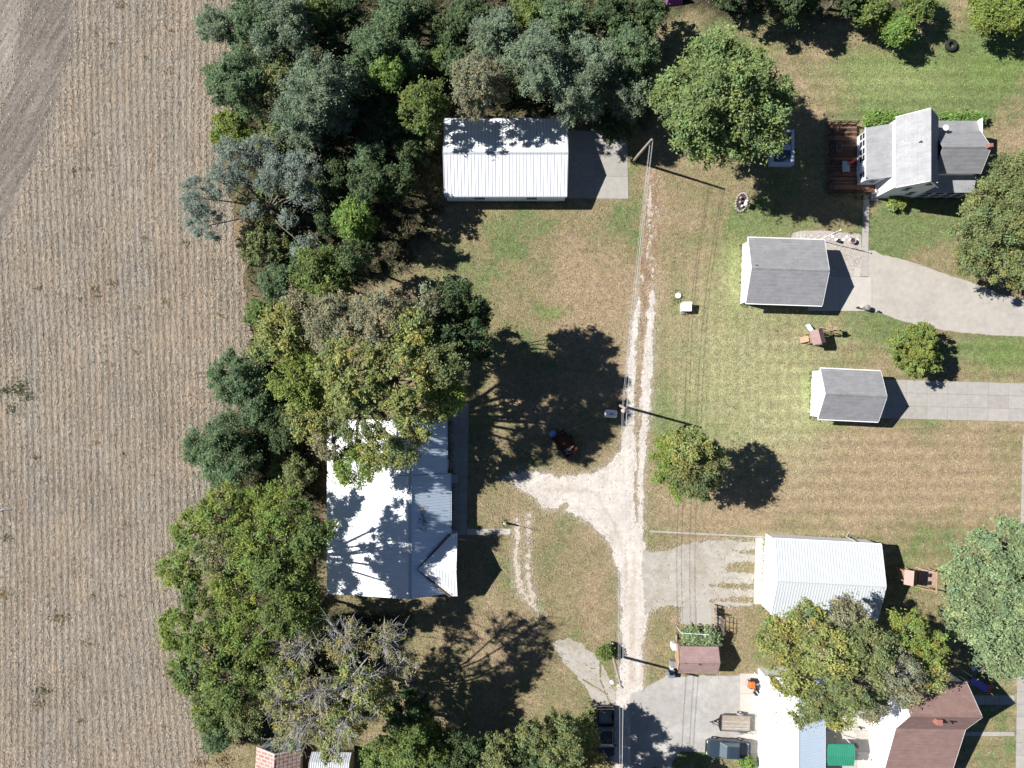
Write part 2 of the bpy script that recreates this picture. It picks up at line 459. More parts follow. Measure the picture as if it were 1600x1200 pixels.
gx = axis(-66, 66, 0.4, [90, 160, 320, 700]); gy = axis(-52, 52, 0.4, [80, 160, 320, 700])
XX, YY = np.meshgrid(gx, gy)
PX = XX / G + 800; PY = 600 - YY / G
LC = lawn_color(PX, PY)
ZZ = (fbm(PX / 60, PY / 60, 3, 77) - 0.5) * 0.06 - 0.03
near = (np.abs(XX) < 67) & (np.abs(YY) < 53)
ZZ = np.where(near, ZZ, 0) * 0 
nx, ny = len(gx), len(gy)
ii, jj = np.meshgrid(np.arange(nx - 1), np.arange(ny - 1))
q = (jj * nx + ii).ravel()
lawn = link('lawn', fast_mesh('lawn', np.stack([XX, YY, ZZ], -1).reshape(-1, 3), np.stack([q, q + 1, q + nx + 1, q + nx], -1), LC.reshape(-1, 3)), M_lawn)
tag(lawn, 'mown lawn and rough ground with dry tan and green patches', kind='structure')

def sheet(name, f, bb, step, z, m, label, colf=None, zf=None):
    """a ground sheet wherever f(px, py) > 0, its rim cut to the zero line"""
    xs = np.arange(bb[0], bb[2] + step, step); ys = np.arange(bb[1], bb[3] + step, step)
    X, Y = np.meshgrid(xs, ys); F = f(X, Y).ravel()
    n = len(xs); N = X.size
    I, J = np.meshgrid(np.arange(n - 1), np.arange(len(ys) - 1))
    k = (J * n + I).ravel()
    T = np.concatenate([np.stack([k, k + n, k + 1], -1), np.stack([k + 1, k + n, k + n + 1], -1)])
    pos = F[T] > 0; c = pos.sum(1)
    out = [T[c == 3]]
    ek = []
    def edge(a, b):
        lo = np.minimum(a, b); hi = np.maximum(a, b)
        return lo.astype(np.int64) * N + hi
    t1 = T[c == 1]; p1 = pos[c == 1]; r = p1.argmax(1)
    t1 = np.stack([np.take_along_axis(t1, ((r + j) % 3)[:, None], 1)[:, 0] for j in range(3)], -1)
    t2 = T[c == 2]; p2 = ~pos[c == 2]; r = p2.argmax(1)
    t2 = np.stack([np.take_along_axis(t2, ((r + 1 + j) % 3)[:, None], 1)[:, 0] for j in range(3)], -1)   # a, b inside, c outside
    e_ab, e_ac = edge(t1[:, 0], t1[:, 1]), edge(t1[:, 0], t1[:, 2])
    e_bc, e_ca = edge(t2[:, 1], t2[:, 2]), edge(t2[:, 0], t2[:, 2])
    keys, inv = np.unique(np.concatenate([e_ab, e_ac, e_bc, e_ca]), return_inverse=True)
    inv = inv.ravel() + N
    a1, a2, a3, a4 = np.split(inv, np.cumsum([len(e_ab), len(e_ac), len(e_bc)]))
    out += [np.stack([t1[:, 0], a1, a2], -1), np.stack([t2[:, 0], t2[:, 1], a3], -1), np.stack([t2[:, 0], a3, a4], -1)]
    lo = keys // N; hi = keys % N
    t = np.clip(F[lo] / (F[lo] - F[hi] + 1e-12), 0.02, 0.98)
    ex = X.ravel()[lo] * (1 - t) + X.ravel()[hi] * t; ey = Y.ravel()[lo] * (1 - t) + Y.ravel()[hi] * t
    ax = np.concatenate([X.ravel(), ex]); ay = np.concatenate([Y.ravel(), ey])
    T = np.concatenate(out)
    u, inv = np.unique(T, return_inverse=True); T = inv.reshape(T.shape)
    ax, ay = ax[u], ay[u]
    az = np.full(ax.shape, z) + (zf(ax, ay) if zf else 0)
    V = np.stack([(ax - 800) * G, (600 - ay) * G, az], -1)
    o = link(name, fast_mesh(name, V, T, colf(ax, ay) if colf else None), m)
    return tag(o, label, kind='structure')

# ------------------------------------------------------------------ the stubble field
FIELD = [(-800, -700), (392, -700), (385, 20), (372, 120), (352, 210), (356, 300), (384, 430), (390, 560), (372, 650), (350, 760), (318, 900), (318, 1010), (322, 1110), (342, 1900), (-800, 1900)]
def row_u(X, Y):
    return X + 1.3 * (fbm(X / 9, Y / 14, 2, 81) - 0.5) + 6 * np.sin(Y / 260 + 0.6) + 0.085 * np.maximum(0, Y - 900) * sstep(60, 260, X) * -1 + 0.03 * np.maximum(0, 560 - Y) * sstep(350, 150, X)
ROW = 9.9
def bare(X, Y):
    b = np.maximum(seg_sdf(X, Y, [(88, -60, 36), (66, 70, 42), (44, 170, 40), (8, 270, 34), (-40, 380, 30)]), seg_sdf(X, Y, [(10, -60, 34), (6, 90, 26), (-20, 170, 14)]))
    return sstep(-14, 8, b + 14 * (fbm(X / 16, Y / 16, 3, 5) - 0.5))
def field_f(X, Y):
    return poly_sdf(X, Y, FIELD) + 30 * (fbm(X / 16, Y / 16, 5, 31) - 0.5)
def field_z(X, Y):
    r = np.cos(2 * math.pi * row_u(X, Y) / ROW)
    e = sstep(0, 12, poly_sdf(X, Y, FIELD))
    return (0.013 * r * (1 - 0.85 * bare(X, Y)) + 0.018 * (fbm(X / 5, Y / 5, 3, 61) - 0.3)) * e
def field_c(X, Y):
    n = fbm(X / 60, Y / 60, 4, 13); n2 = fbm(X / 9, Y / 26, 4, 14); b = bare(X, Y)
    r = np.cos(2 * math.pi * row_u(X, Y) / ROW)
    c = np.array((0.268, 0.222, 0.174)) * (0.70 + 0.62 * n)[:, None] * (0.72 + 0.56 * n2)[:, None] * (1 + 0.27 * r * (1 - b))[:, None]
    for xc, wd in ((196, 11), (222, 8), (58, 12)):      # wheel tracks of the harvester
        k_ = np.exp(-((row_u(X, Y) - xc - 8 * np.sin(Y / 170)) / wd) ** 2)[:, None] * 0.30
        c = c * (1 - k_) + np.array((0.245, 0.225, 0.205)) * k_
    warm = sstep(0.45, 0.7, fbm(X / 40, Y / 70, 3, 15) + 0.25 * sstep(200, 360, X))[:, None]
    c = c * (1 - warm * 0.5) + c * np.array((1.13, 0.98, 0.80)) * warm * 0.5
    s = fbm((X * 0.86 + Y * 0.5) / 3.2, (X * -0.5 + Y * 0.86) / 60, 3, 16)
    cb = np.array((0.165, 0.143, 0.122)) * (0.55 + 0.95 * s)[:, None] * (0.85 + 0.3 * n)[:, None]
    cb = cb * (1 + 0.45 * sstep(44, 24, X + 0.12 * Y) * sstep(190, 120, Y))[:, None]
    return c * (1 - b[:, None]) + cb * b[:, None]
sheet('stubble_field', field_f, (-150, -118, 404, 1318), 2.6, 0.03, M_field, 'harvested corn field with pale stubble rows and a bare strip', field_c, field_z)

# ------------------------------------------------------------------ gravel, asphalt, worn tracks
def lane_c(X, Y):
    n = fbm(X / 30, Y / 30, 4, 91); s = fbm(X / 2.2, Y / 40, 3, 92)
    c = np.array((0.53, 0.485, 0.435)) * (0.86 + 0.28 * n)[:, None] * (0.90 + 0.20 * s)[:, None]
    # brown dirt lies along the crown of the lane and where the wheels leave it
    br = np.maximum.reduce([seg_sdf(X, Y, [(990, 860, 2), (989, 940, 3), (988, 1000, 3.5), (988, 1060, 3)]), seg_sdf(X, Y, [(1003, 1000, 1), (1003, 1070, 2)]), seg_sdf(X, Y, [(930, 770, 1), (960, 820, 2), (978, 870, 2), (976, 950, 1)]), seg_sdf(X, Y, [(850, 765, 1), (930, 768, 2)])])
    k = (sstep(-4, 3, br + nz(X, Y, 8, 7, 93)) * 0.45)[:, None]
    old = np.maximum(sstep(470, 400, Y) * .55, sstep(856, 846, X) * (Y > 795) * .55)[:, None]
    c = c * (1 - k) + np.array((0.36, 0.285, 0.21)) * k
    return c * (1 - old) + np.array((0.42, 0.33, 0.24)) * old
sheet('gravel_lane', lane_f, (780, 270, 1040, 1244), 1.3, 0.016, M_gravel, 'pale gravel lane with worn wheel tracks and a fork', lane_c)
def track_f(X, Y):
    return np.maximum.reduce([seg_sdf(X, Y, [(1019, 270, 6), (1017, 330, 9), (1013, 400, 10), (1009, 470, 9), (1004, 520, 4), (1000, 600, 3), (996, 680, 2)]), seg_sdf(X, Y, [(1029, 300, 4), (1028, 350, 4), (1022, 420, 3)])]) + nz(X, Y, 13, 8, 94) + nz(X, Y, 6, 3, 95)
def track_c(X, Y):
    n = fbm(X / 6, Y / 18, 4, 96)
    return np.array((0.255, 0.178, 0.112)) * (0.7 + 0.6 * n)[:, None] + np.array((0.10, 0.095, 0.08)) * sstep(.55, .75, fbm(X / 4, Y / 12, 3, 97))[:, None]
sheet('dirt_track', track_f, (985, 262, 1045, 720), 1.3, 0.010, M_field, 'worn brown dirt track with faint ruts above the gravel lane', track_c)
def slab_f(X, Y):
    f = poly_sdf(X, Y, [(862, 1004), (884, 998), (908, 1006), (930, 1022), (944, 1042), (953, 1068), (962, 1082), (962, 1108), (930, 1106), (918, 1078), (900, 1056), (880, 1036)])
    cr = np.maximum.reduce([seg_sdf(X, Y, [(938, 1036, 1.5), (938, 1062, 1.2), (953, 1098, 1.2)]), seg_sdf(X, Y, [(898, 1054, .6), (925, 1070, 1.2), (950, 1085, 1.0)]), seg_sdf(X, Y, [(905, 1030, .2), (925, 1045, .8), (938, 1044, .5)])]) + nz(X, Y, 2.6, 4, 56)
    return np.minimum(f + nz(X, Y, 8, 9, 67) + nz(X, Y, 4, 3, 68), -cr)
sheet('broken_asphalt', slab_f, (850, 985, 975, 1115), 1.2, 0.018, M_pgravel, 'broken grey asphalt patch with cracks beside the leaning ivy pole')
def park_f(X, Y):
    f = poly_sdf(X, Y, [(1004, 858), (1020, 864), (1046, 860), (1075, 848), (1120, 844), (1179, 846), (1179, 945), (1116, 948), (1116, 974), (1064, 975), (1064, 948), (1040, 946), (1022, 952), (1008, 960), (1004, 900)])
    ho = np.maximum.reduce([seg_sdf(X, Y, [(1145, 860, 0), (1160, 862, 4), (1182, 862, 5)]), seg_sdf(X, Y, [(1132, 880, 0), (1140, 887, 7), (1182, 887, 9)]),
                            seg_sdf(X, Y, [(1112, 915, 1), (1130, 915, 4), (1182, 917, 5)]), seg_sdf(X, Y, [(1112, 938, 2), (1140, 937, 4), (1182, 937, 5)])])
    return np.minimum(f + nz(X, Y, 7, 8, 60) + nz(X, Y, 5, 3, 58), -(ho + nz(X, Y, 9, 5, 61) + nz(X, Y, 5, 2.5, 59)))
sheet('gravel_parking', park_f, (1000, 838, 1186, 984), 1.6, 0.020, M_pgravel, 'grey gravel parking area beside the pale steel garage')
def yard_f(X, Y):
    f = poly_sdf(X, Y, [(1003, 1078), (1030, 1062), (1044, 1052), (1056, 1056), (1156, 1056), (1156, 1066), (1188, 1066), (1188, 1174), (1110, 1176), (1065, 1174), (1050, 1190), (1040, 1250), (985, 1250), (985, 1084)])
    return f + nz(X, Y, 5, 10, 62)
sheet('asphalt_yard', yard_f, (980, 1045, 1192, 1250), 1.8, 0.024, M_asph, 'worn pale asphalt yard below the red brown shed')
def drive_f(X, Y):
    f = poly_sdf(X, Y, [(1356, 391), (1366, 391), (1380, 399), (1405, 404), (1432, 412), (1465, 424), (1495, 434), (1520, 442), (1560, 458), (1600, 470), (1660, 480), (1660, 530), (1600, 526), (1540, 523), (1490, 518), (1440, 510), (1405, 500), (1375, 489), (1356, 484)])
    return f + nz(X, Y, 2.5, 9, 63)
sheet('pale_driveway', drive_f, (1350, 385, 1660, 535), 1.8, 0.020, mat('driveway_chip', (0.40, 0.366, 0.32), 0.92, 0.09, 1.5, bump=0.006, bscale=30, dirt=(0.30, 0.28, 0.26), dscale=0.3, damt=0.8, spec=0.1), 'wide pale driveway curving to the grey shingled garage')
def patio_f(X, Y):
    return np.maximum(poly_sdf(X, Y, [(1250, 361), (1280, 360), (1346, 366), (1346, 432), (1285, 432), (1280, 372), (1236, 372), (1240, 363)]), -9) + nz(X, Y, 3, 6, 64)
sheet('gravel_patio', patio_f, (1230, 355, 1350, 436), 1.5, 0.012, mat('patio_gravel', (0.40, 0.36, 0.33), 0.95, 0.14, 4, spec=0.1), 'fine gravel patio strip along the garage side')

# ------------------------------------------------------------------ concrete slabs (each slab a part)
def pavement(name, label, corners, nu, nv, z=0.05, m=None, gap=0.035, kind='structure'):
    """corners: four ground pixels, u runs 0->1, v runs 0->3; slabs lie on a joint bed"""
    a, b, c, e = [W(*p) for p in corners]
    pt = lambda u, v: a * (1 - u) * (1 - v) + b * u * (1 - v) + c * u * v + e * (1 - u) * v
    root = MB()
    root.slab([tuple(pt(u, v) + Vector((0, 0, z * 0.55))) for u, v in ((0, 1), (1, 1), (1, 0), (0, 0))], z * 0.55)
    cen = pt(.5, .5)
    r = bpy.data.objects.new(name, None); r.location = cen; COL.objects.link(r); ROOT[r.name] = Vector(cen)
    tag(r, label, kind=kind)
    root.build('joint_bed', M_joint, r)
    gu = gap / max((b - a).length, 0.1); gv = gap / max((e - a).length, 0.1)
    for i in range(nu):
        for j in range(nv):
            u0, u1, v0, v1 = i / nu + gu / 2, (i + 1) / nu - gu / 2, j / nv + gv / 2, (j + 1) / nv - gv / 2
            dz = random.uniform(-0.006, 0.006)
            mb = MB(); mb.slab([tuple(pt(u, v) + Vector((0, 0, z + dz))) for u, v in ((u0, v1), (u1, v1), (u1, v0), (u0, v0))], z * 0.4)
            mb.build('slab', m if not isinstance(m, list) else random.choice(m), r)
    return r
C1 = M_conc
C2 = mat('darker_concrete', (0.328, 0.306, 0.272), 0.9, 0.10, 1.5, dirt=(0.27, 0.25, 0.22), dscale=0.5, damt=0.6, spec=0.15)
C3 = mat('lighter_concrete', (0.365, 0.340, 0.303), 0.9, 0.08, 1.5, dirt=(0.36, 0.34, 0.31), dscale=0.5, damt=0.6, spec=0.15)
pavement('concrete_pad', 'square concrete pad at the east end of the white roofed barn', [(878, 310), (982, 311), (980, 206), (878, 204)], 2, 3, 0.05, [C1, C2])
pavement('concrete_driveway', 'concrete slab driveway right of the small grey garage', [(1352, 653), (1640, 660), (1640, 600), (1352, 592)], 9, 3, 0.05, [C1, C2, C1, C3])
pavement('concrete_apron', 'concrete apron in front of the larger grey garage', [(1262, 486), (1362, 486), (1362, 433), (1262, 431)], 2, 1, 0.06, [M_concw, C3])
pavement('path', 'narrow concrete path from the white house to the garage', [(1345, 432), (1356, 432), (1358, 306), (1349, 306)], 1, 8, 0.05, C3, 0.02)
pavement('path_landing', 'small pale landing where the path meets the apron', [(1334, 432.5), (1344.6, 432.5), (1345.4, 418), (1335, 418)], 1, 1, 0.05, M_concw)
pavement('walkway', 'long shaded concrete walk along the big steel roofed house', [(704, 836), (729, 836), (733, 631), (702, 631)], 2, 9, 0.05, [C2, C1])
pavement('front_path', 'short pale path leading from the shaded walk to the loop', [(729.6, 836), (798, 835), (798, 826), (729.8, 826)], 4, 1, 0.05, [C3, M_concw])
pavement('garage_apron', 'bright concrete apron on the west side of the pale steel garage', [(1177, 944), (1200, 944), (1200, 840), (1180, 840)], 1, 2, 0.05, M_concw)
pavement('yard_slab', 'pale concrete strip along the white roofed garage', [(1155.8, 1240), (1190, 1240), (1190, 1052), (1155.8, 1052)], 1, 6, 0.05, [M_concw, C3])
pavement('back_patio', 'pale concrete patio between the white garage and the brown roofed house', [(1272, 1240), (1372, 1240), (1372, 1075), (1272, 1075)], 3, 5, 0.05, [M_concw, C3])
pavement('sidewalk', 'concrete sidewalk at the right edge of the lots', [(1586, 1260), (1604, 1260), (1604, 880), (1592, 880)], 1, 19, 0.05, [C1, C3])
pavement('upper_sidewalk', 'sliver of sidewalk at the right edge beside the tan lawn', [(1593, 876), (1606, 876), (1612, 680), (1598, 680)], 1, 10, 0.05, [C1, C3])
pavement('house_walk', 'walk from the brown roofed house to the sidewalk, in its shade', [(1466, 1101), (1585, 1101), (1585, 1086), (1466, 1086)], 5, 1, 0.05, [C1, C2])
pavement('side_walk', 'narrower walk below the house shade to the sidewalk', [(1470, 1150), (1585, 1150), (1585, 1143), (1470, 1143)], 5, 1, 0.05, [C1, C3])
pavement('edging_strip', 'thin concrete edging along the lawn above the gravel parking', [(1015, 831.5), (1230, 842), (1230, 839.5), (1015, 828.5)], 12, 1, 0.05, [C1, C3], 0.02)
pavement('lower_edging', 'thin concrete edging below the gravel parking grass', [(1120, 943), (1176, 946), (1176, 943), (1120, 940)], 4, 1, 0.05, C3, 0.02)
pavement('old_slab', 'old concrete slab between the parking and the bushes', [(1064, 975), (1112, 976), (1112, 950), (1064, 949)], 2, 1, 0.045, [C1, C3])
# stepping stones along the garage
r = bpy.data.objects.new('stepping_stones', None); r.location = W(1290, 370); COL.objects.link(r); ROOT[r.name] = W(1290, 370)
tag(r, 'two rows of small square stepping stones beside the garage', kind='structure')
for i in range(18):
    for j in (0, 1):
        if (i + j) % 2 and 2 < i < 16: continue
        c = W(1246 + i * 5.5, 368 + j * 4.6 + i * 0.15)
        MB(Fr(c, random.uniform(-6, 6))).box(-.15, .15, -.15, .15, 0.0, 0.06).build('paver', M_trim if random.random() < .3 else M_concw, r)
# ------------------------------------------------------------------ trees and plants
KIND = {   # leaf colour, half length, half width, leaves per plan m2, spray length (m), hue jitter
    'silver': ((0.202, 0.262, 0.166), 0.116, 0.046, 359, 0.95, 0.05),
    'frost': ((0.251, 0.303, 0.247), 0.101, 0.040, 359, 0.75, 0.03),
    'bluegreen': ((0.150, 0.222, 0.108), 0.116, 0.052, 359, 0.90, 0.06),
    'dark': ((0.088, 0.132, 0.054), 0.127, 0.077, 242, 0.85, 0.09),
    'bright': ((0.181, 0.282, 0.068), 0.158, 0.068, 251, 0.95, 0.10),
    'fresh': ((0.163, 0.22, 0.063), 0.137, 0.068, 275, 0.85, 0.11),
    'lime': ((0.220, 0.285, 0.066), 0.121, 0.063, 309, 0.80, 0.10),
    'yellow': ((0.28, 0.306, 0.101), 0.127, 0.077, 251, 0.75, 0.13),
    'olive': ((0.21, 0.245, 0.097), 0.121, 0.060, 292, 0.80, 0.10),
    'maple': ((0.200, 0.268, 0.096), 0.158, 0.087, 242, 1.00, 0.07),
    'tan': ((0.27, 0.266, 0.161), 0.121, 0.055, 284, 0.75, 0.10),
    'pale': ((0.245, 0.318, 0.158), 0.148, 0.078, 242, 0.90, 0.07),
    'autumn': ((0.225, 0.278, 0.072), 0.121, 0.063, 318, 0.60, 0.14),
    'sparse': ((0.300, 0.280, 0.130), 0.120, 0.055, 130, 0.60, 0.10),
}

def leaf_cloud(cent, size, n, kind, r, axis_c, dens=1.0):
    """n leaves on pointed sprays (cent: K x 3) that reach up and away from axis_c and droop at the tip"""
    col, hl, hw, _, _, hj = KIND[kind]
    K = len(cent)
    cid = r.integers(0, K, n)
    out = cent - axis_c; out[:, 2] *= 0.35
    out /= np.linalg.norm(out, axis=1)[:, None] + 1e-6
    out = out + r.normal(0, .45, (K, 3)); out[:, 2] += 0.25
    out /= np.linalg.norm(out, axis=1)[:, None] + 1e-6
    ln = size * r.uniform(0.55, 1.45, K)
    t = r.beta(1.3, 1.2, n)
    lat = (0.10 + 0.42 * np.sin(np.pi * (0.18 + 0.80 * t)))[:, None] * (ln[cid] * 0.42)[:, None]
    p = cent[cid] + out[cid] * ((t - 0.45) * ln[cid])[:, None] + r.normal(0, 1, (n, 3)) * lat * np.where(r.random((n, 1)) < .35, 2.3, 1.0) * np.array((1, 1, 0.6))
    p[:, 2] -= 0.28 * t * t * ln[cid]
    # leaf frames: normals lean upward and to the light, long axis along the spray
    nrm = r.normal(0, 0.62, (n, 3)); nrm[:, 2] = np.abs(nrm[:, 2]) + 0.5; nrm[:, 0] -= 0.25
    nrm /= np.linalg.norm(nrm, axis=1)[:, None]
    u = out[cid] * 0.9 + r.normal(0, 0.6, (n, 3))
    u -= nrm * (u * nrm).sum(1)[:, None]; u /= np.linalg.norm(u, axis=1)[:, None] + 1e-6
    v = np.cross(nrm, u)
    s = r.uniform(0.65, 1.3, n)[:, None]
    u = u * hl * s; v = v * hw * s
    V = np.stack([p - u + v, p - u - v, p + u], 1).reshape(-1, 3)
    cc = np.array(col)[None] * (1 + r.normal(0, 0.15, K))[:, None] * (1 + r.normal(0, 1, (K, 1)) * hj * np.array((0.8, 0.05, -0.5)))
    c = cc[cid] * (1 + r.normal(0, 0.20, n))[:, None] * (1 + r.normal(0, 1, (n, 1)) * hj * np.array((0.5, 0.0, -0.3)))
    c = np.clip(c, 0.012, 0.6)
    return V, np.repeat(c, 3, axis=0)

def shell(cen, rad, n, r, low=-0.35):
    """n cluster places in the outer shell of an ellipsoid, mostly its upper side"""
    d = r.normal(0, 1, (n * 3, 3)); d /= np.linalg.norm(d, axis=1)[:, None]
    d = d[d[:, 2] > low][:n]
    k = 0.42 + 0.58 * np.sqrt(r.random(len(d)))
    return np.array(cen)[None] + d * k[:, None] * np.array(rad)[None]

def tree(name, label, kind, clumps, base=None, h0=0.0, trunk_r=0.22, bark=None, dens=1.0, twigs=1.0, seed=0, group=None, cat='tree', limbs=True, bare=0.0, kinds=None):
    """clumps: [(px, py, z, radius_px, rz)] as the photograph shows them; trunk at base (ground px) or under their middle"""
    r = np.random.default_rng(seed + 1000)
    cs = [(np.array(P(px, py, z)), rp * G * (H - z) / H, rz) for px, py, z, rp, rz in clumps]
    wts = np.array([c[1] ** 2 for c in cs])
    mid = sum(c[0] * w for c, w in zip(cs, wts)) / wts.sum()
    b = W(*base) if base else Vector((mid[0], mid[1], 0))
    root = thing(name, b, label, cat, group)
    axis_c = np.array((b.x, b.y, mid[2] * 0.8))
    tw = MB(); parts_v = []; parts_c = []
    zt = min(c[0][2] - c[2] * 0.7 for c in cs)
    fork = max(0.6, min(zt + 0.3, mid[2] * 0.55))
    tp = [b, b + Vector((r.normal(0, .1), r.normal(0, .1), fork * 0.5)), b + Vector((r.normal(0, .15), r.normal(0, .15), fork))]
    tm = MB(); tm.tube(tp, [trunk_r * 1.35, trunk_r, trunk_r * 0.85], 8)
    for idx, (c, rad, rz) in enumerate(cs):
        kd = kinds[idx] if kinds else kind
        _, hl, hw, dn, cl, _ = KIND[kd]
        nk = max(14, int(rad * rad * 6.5))
        cl_ = cl * (1.0 if rad > 1.4 else 0.6)
        cen = shell(c, (rad * 0.88, rad * 0.88, rz * 0.9), nk, r)
        if bare > 0: cen = cen[r.random(len(cen)) > bare * 0.6]
        n = int(math.pi * rad * rad * dn * dens * (1 - bare))
        if n > 20 and len(cen):
            V, C = leaf_cloud(cen, cl_, n, kd, r, axis_c)
            parts_v.append(V); parts_c.append(C)
        # a limb to the clump, then boughs to its clusters
        e = Vector(c) - Vector((0, 0, rz * 0.25)); s0 = tp[2]
        m1 = s0.lerp(e, 0.45) + Vector((0, 0, 0.18 * (e - s0).length * 0.5)) + Vector(r.normal(0, .25, 3))
        lr = max(0.045, trunk_r * 0.36 * min(1, rad / 3.0))
        if limbs:
            tm.tube([s0, m1, e], [min(lr * 1.35, trunk_r * .8), lr, lr * 0.6], 6, False)
        if twigs:
            for k in range(0, len(cen), max(1, int(4 / twigs))):
                q = Vector(cen[k]); f0 = e.lerp(m1, r.random() * 0.35)
                mm = f0.lerp(q, 0.5) + Vector(r.normal(0, .12, 3)) + Vector((0, 0, 0.1))
                tw.tube([f0, mm, q], [lr * 0.5, lr * 0.28, 0.012], 3, False)
    bk = bark or M_bark
    tm.build('trunk', bk, root, smooth=True)
    if bare > 0:
        # dead boughs that fork into fine pale twigs
        for c, rad, rz in cs:
            e = Vector(c) - Vector((0, 0, rz * .3)); s0 = tp[2]; ax = (e - s0).normalized()
            for k in range(int(13 * rad)):
                dr = (ax * .8 + Vector(r.normal(0, .75, 3)) + Vector((0, 0, .55))).normalized()
                a0 = e - ax * r.uniform(0, 1.0); L_ = rad * r.uniform(.7, 1.35)
                m = a0 + dr * L_ * .5 + Vector(r.normal(0, .1, 3)); z_ = a0 + dr * L_ + Vector(r.normal(0, .15, 3))
                tw.tube([a0, m, z_], [.045, .030, .012], 3, False)
                for q in range(6):
                    f0 = a0.lerp(z_, r.uniform(.25, 1)); d2 = (dr + Vector(r.normal(0, .6, 3))).normalized() * L_ * r.uniform(.25, .5)
                    tw.tube([f0, f0 + d2 * .5 + Vector(r.normal(0, .05, 3)), f0 + d2], [.022, .016, .008], 3, False)
    if tw.v: tw.build('branches', bk, root, smooth=True, kind='stuff')
    if parts_v:
        V = np.concatenate(parts_v) - np.array(b)[None]; C = np.concatenate(parts_c)
        link('crown', fast_mesh('crown', V, np.arange(len(V)).reshape(-1, 3), C), M_leaf, root)
    return root

def rtree(px, py, rp, h, kind, label, name='tree', seed=None, lobes=7, **kw):
    """a rounded tree: one core clump and uneven lobes round it"""
    sd = seed if seed is not None else int(px * 7 + py * 13) % 9973
    r = np.random.default_rng(sd)
    cz = h * 0.60; rm = rp * G
    cl = [(px, py, cz, rp * 0.70, h * 0.36)]
    a0 = r.random() * 6.28
    for i in range(lobes):
        a = a0 + 6.283 * i / lobes + r.normal(0, .25)
        rr = rp * r.uniform(0.30, 0.46); dist = rp * r.uniform(0.50, 0.70)
        cl.append((px + dist * math.cos(a), py + dist * math.sin(a), cz + h * r.uniform(-0.2, 0.12), rr, h * r.uniform(0.16, 0.24)))
    for i in range(3):
        a = r.random() * 6.28
        cl.append((px + rp * .3 * math.cos(a), py + rp * .3 * math.sin(a), cz + h * r.uniform(0.12, 0.24), rp * r.uniform(.24, .38), h * 0.15))
    kw.setdefault('trunk_r', 0.035 * rm + 0.07)
    return tree(name, label, kind, cl, seed=sd, **kw)

WOOD = 'trees of the wood beside the stubble field'
# north-west wood, from the field edge to the right
rtree(338, 40, 34, 8, 'silver', 'small silvery tree leaning over the stubble at the top edge', group=WOOD)
rtree(372, 128, 56, 10, 'bluegreen', 'broad blue green tree bulging over the stubble, second down the edge', group=WOOD)
rtree(398, 42, 52, 11, 'bluegreen', 'blue green tree at the top edge right of the small silvery one', group=WOOD)
rtree(448, 40, 58, 12, 'silver', 'tall silvery grey tree cut by the top edge of the wood', group=WOOD)
rtree(430, 128, 46, 9, 'olive', 'dull olive tree between two silvery crowns in the wood', group=WOOD, dens=.8)
rtree(492, 150, 72, 13, 'silver', 'largest silvery grey tree in the middle of the wood', group=WOOD, bark=M_barkg)
rtree(470, 205, 40, 9, 'silver', 'silvery lower crown under the largest grey tree', group=WOOD, bark=M_barkg)
rtree(362, 205, 40, 5, 'lime', 'low yellow green thicket at the field edge', 'bush', group=WOOD, cat='bush')
rtree(424, 222, 38, 6, 'olive', 'olive yellow bush right of the low field edge thicket', 'bush', group=WOOD, cat='bush')
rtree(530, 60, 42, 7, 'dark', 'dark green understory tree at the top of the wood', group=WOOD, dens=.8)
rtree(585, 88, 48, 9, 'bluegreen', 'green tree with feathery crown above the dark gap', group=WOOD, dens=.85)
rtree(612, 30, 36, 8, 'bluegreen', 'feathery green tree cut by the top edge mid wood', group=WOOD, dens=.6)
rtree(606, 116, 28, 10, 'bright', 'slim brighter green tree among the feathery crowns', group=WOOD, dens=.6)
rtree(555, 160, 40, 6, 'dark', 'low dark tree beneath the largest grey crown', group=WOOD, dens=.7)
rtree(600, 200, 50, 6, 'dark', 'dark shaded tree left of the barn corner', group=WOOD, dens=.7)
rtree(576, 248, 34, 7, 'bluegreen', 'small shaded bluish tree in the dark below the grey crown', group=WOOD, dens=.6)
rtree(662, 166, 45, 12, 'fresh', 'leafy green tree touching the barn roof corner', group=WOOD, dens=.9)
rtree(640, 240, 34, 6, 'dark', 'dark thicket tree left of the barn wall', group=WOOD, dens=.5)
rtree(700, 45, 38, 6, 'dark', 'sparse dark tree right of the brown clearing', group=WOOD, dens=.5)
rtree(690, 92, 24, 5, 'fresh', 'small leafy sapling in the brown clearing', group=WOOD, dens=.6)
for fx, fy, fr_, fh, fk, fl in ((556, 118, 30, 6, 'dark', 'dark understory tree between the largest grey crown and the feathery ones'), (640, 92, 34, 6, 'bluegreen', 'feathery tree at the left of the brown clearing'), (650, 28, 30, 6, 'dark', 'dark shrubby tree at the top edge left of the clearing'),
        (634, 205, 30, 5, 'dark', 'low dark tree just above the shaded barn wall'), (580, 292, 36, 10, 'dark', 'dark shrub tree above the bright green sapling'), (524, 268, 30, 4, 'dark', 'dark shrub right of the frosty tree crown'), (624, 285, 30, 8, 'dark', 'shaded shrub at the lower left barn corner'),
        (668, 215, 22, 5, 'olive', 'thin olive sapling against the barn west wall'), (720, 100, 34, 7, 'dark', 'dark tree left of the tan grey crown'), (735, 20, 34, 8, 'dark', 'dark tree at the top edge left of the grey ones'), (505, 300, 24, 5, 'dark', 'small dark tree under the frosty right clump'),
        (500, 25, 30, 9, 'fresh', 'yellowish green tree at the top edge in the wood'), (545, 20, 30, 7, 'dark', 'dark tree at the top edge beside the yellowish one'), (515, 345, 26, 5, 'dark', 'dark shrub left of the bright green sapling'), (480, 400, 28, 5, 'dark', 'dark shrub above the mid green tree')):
    rtree(fx, fy, fr_, fh, fk, fl, group=WOOD, dens=.8)
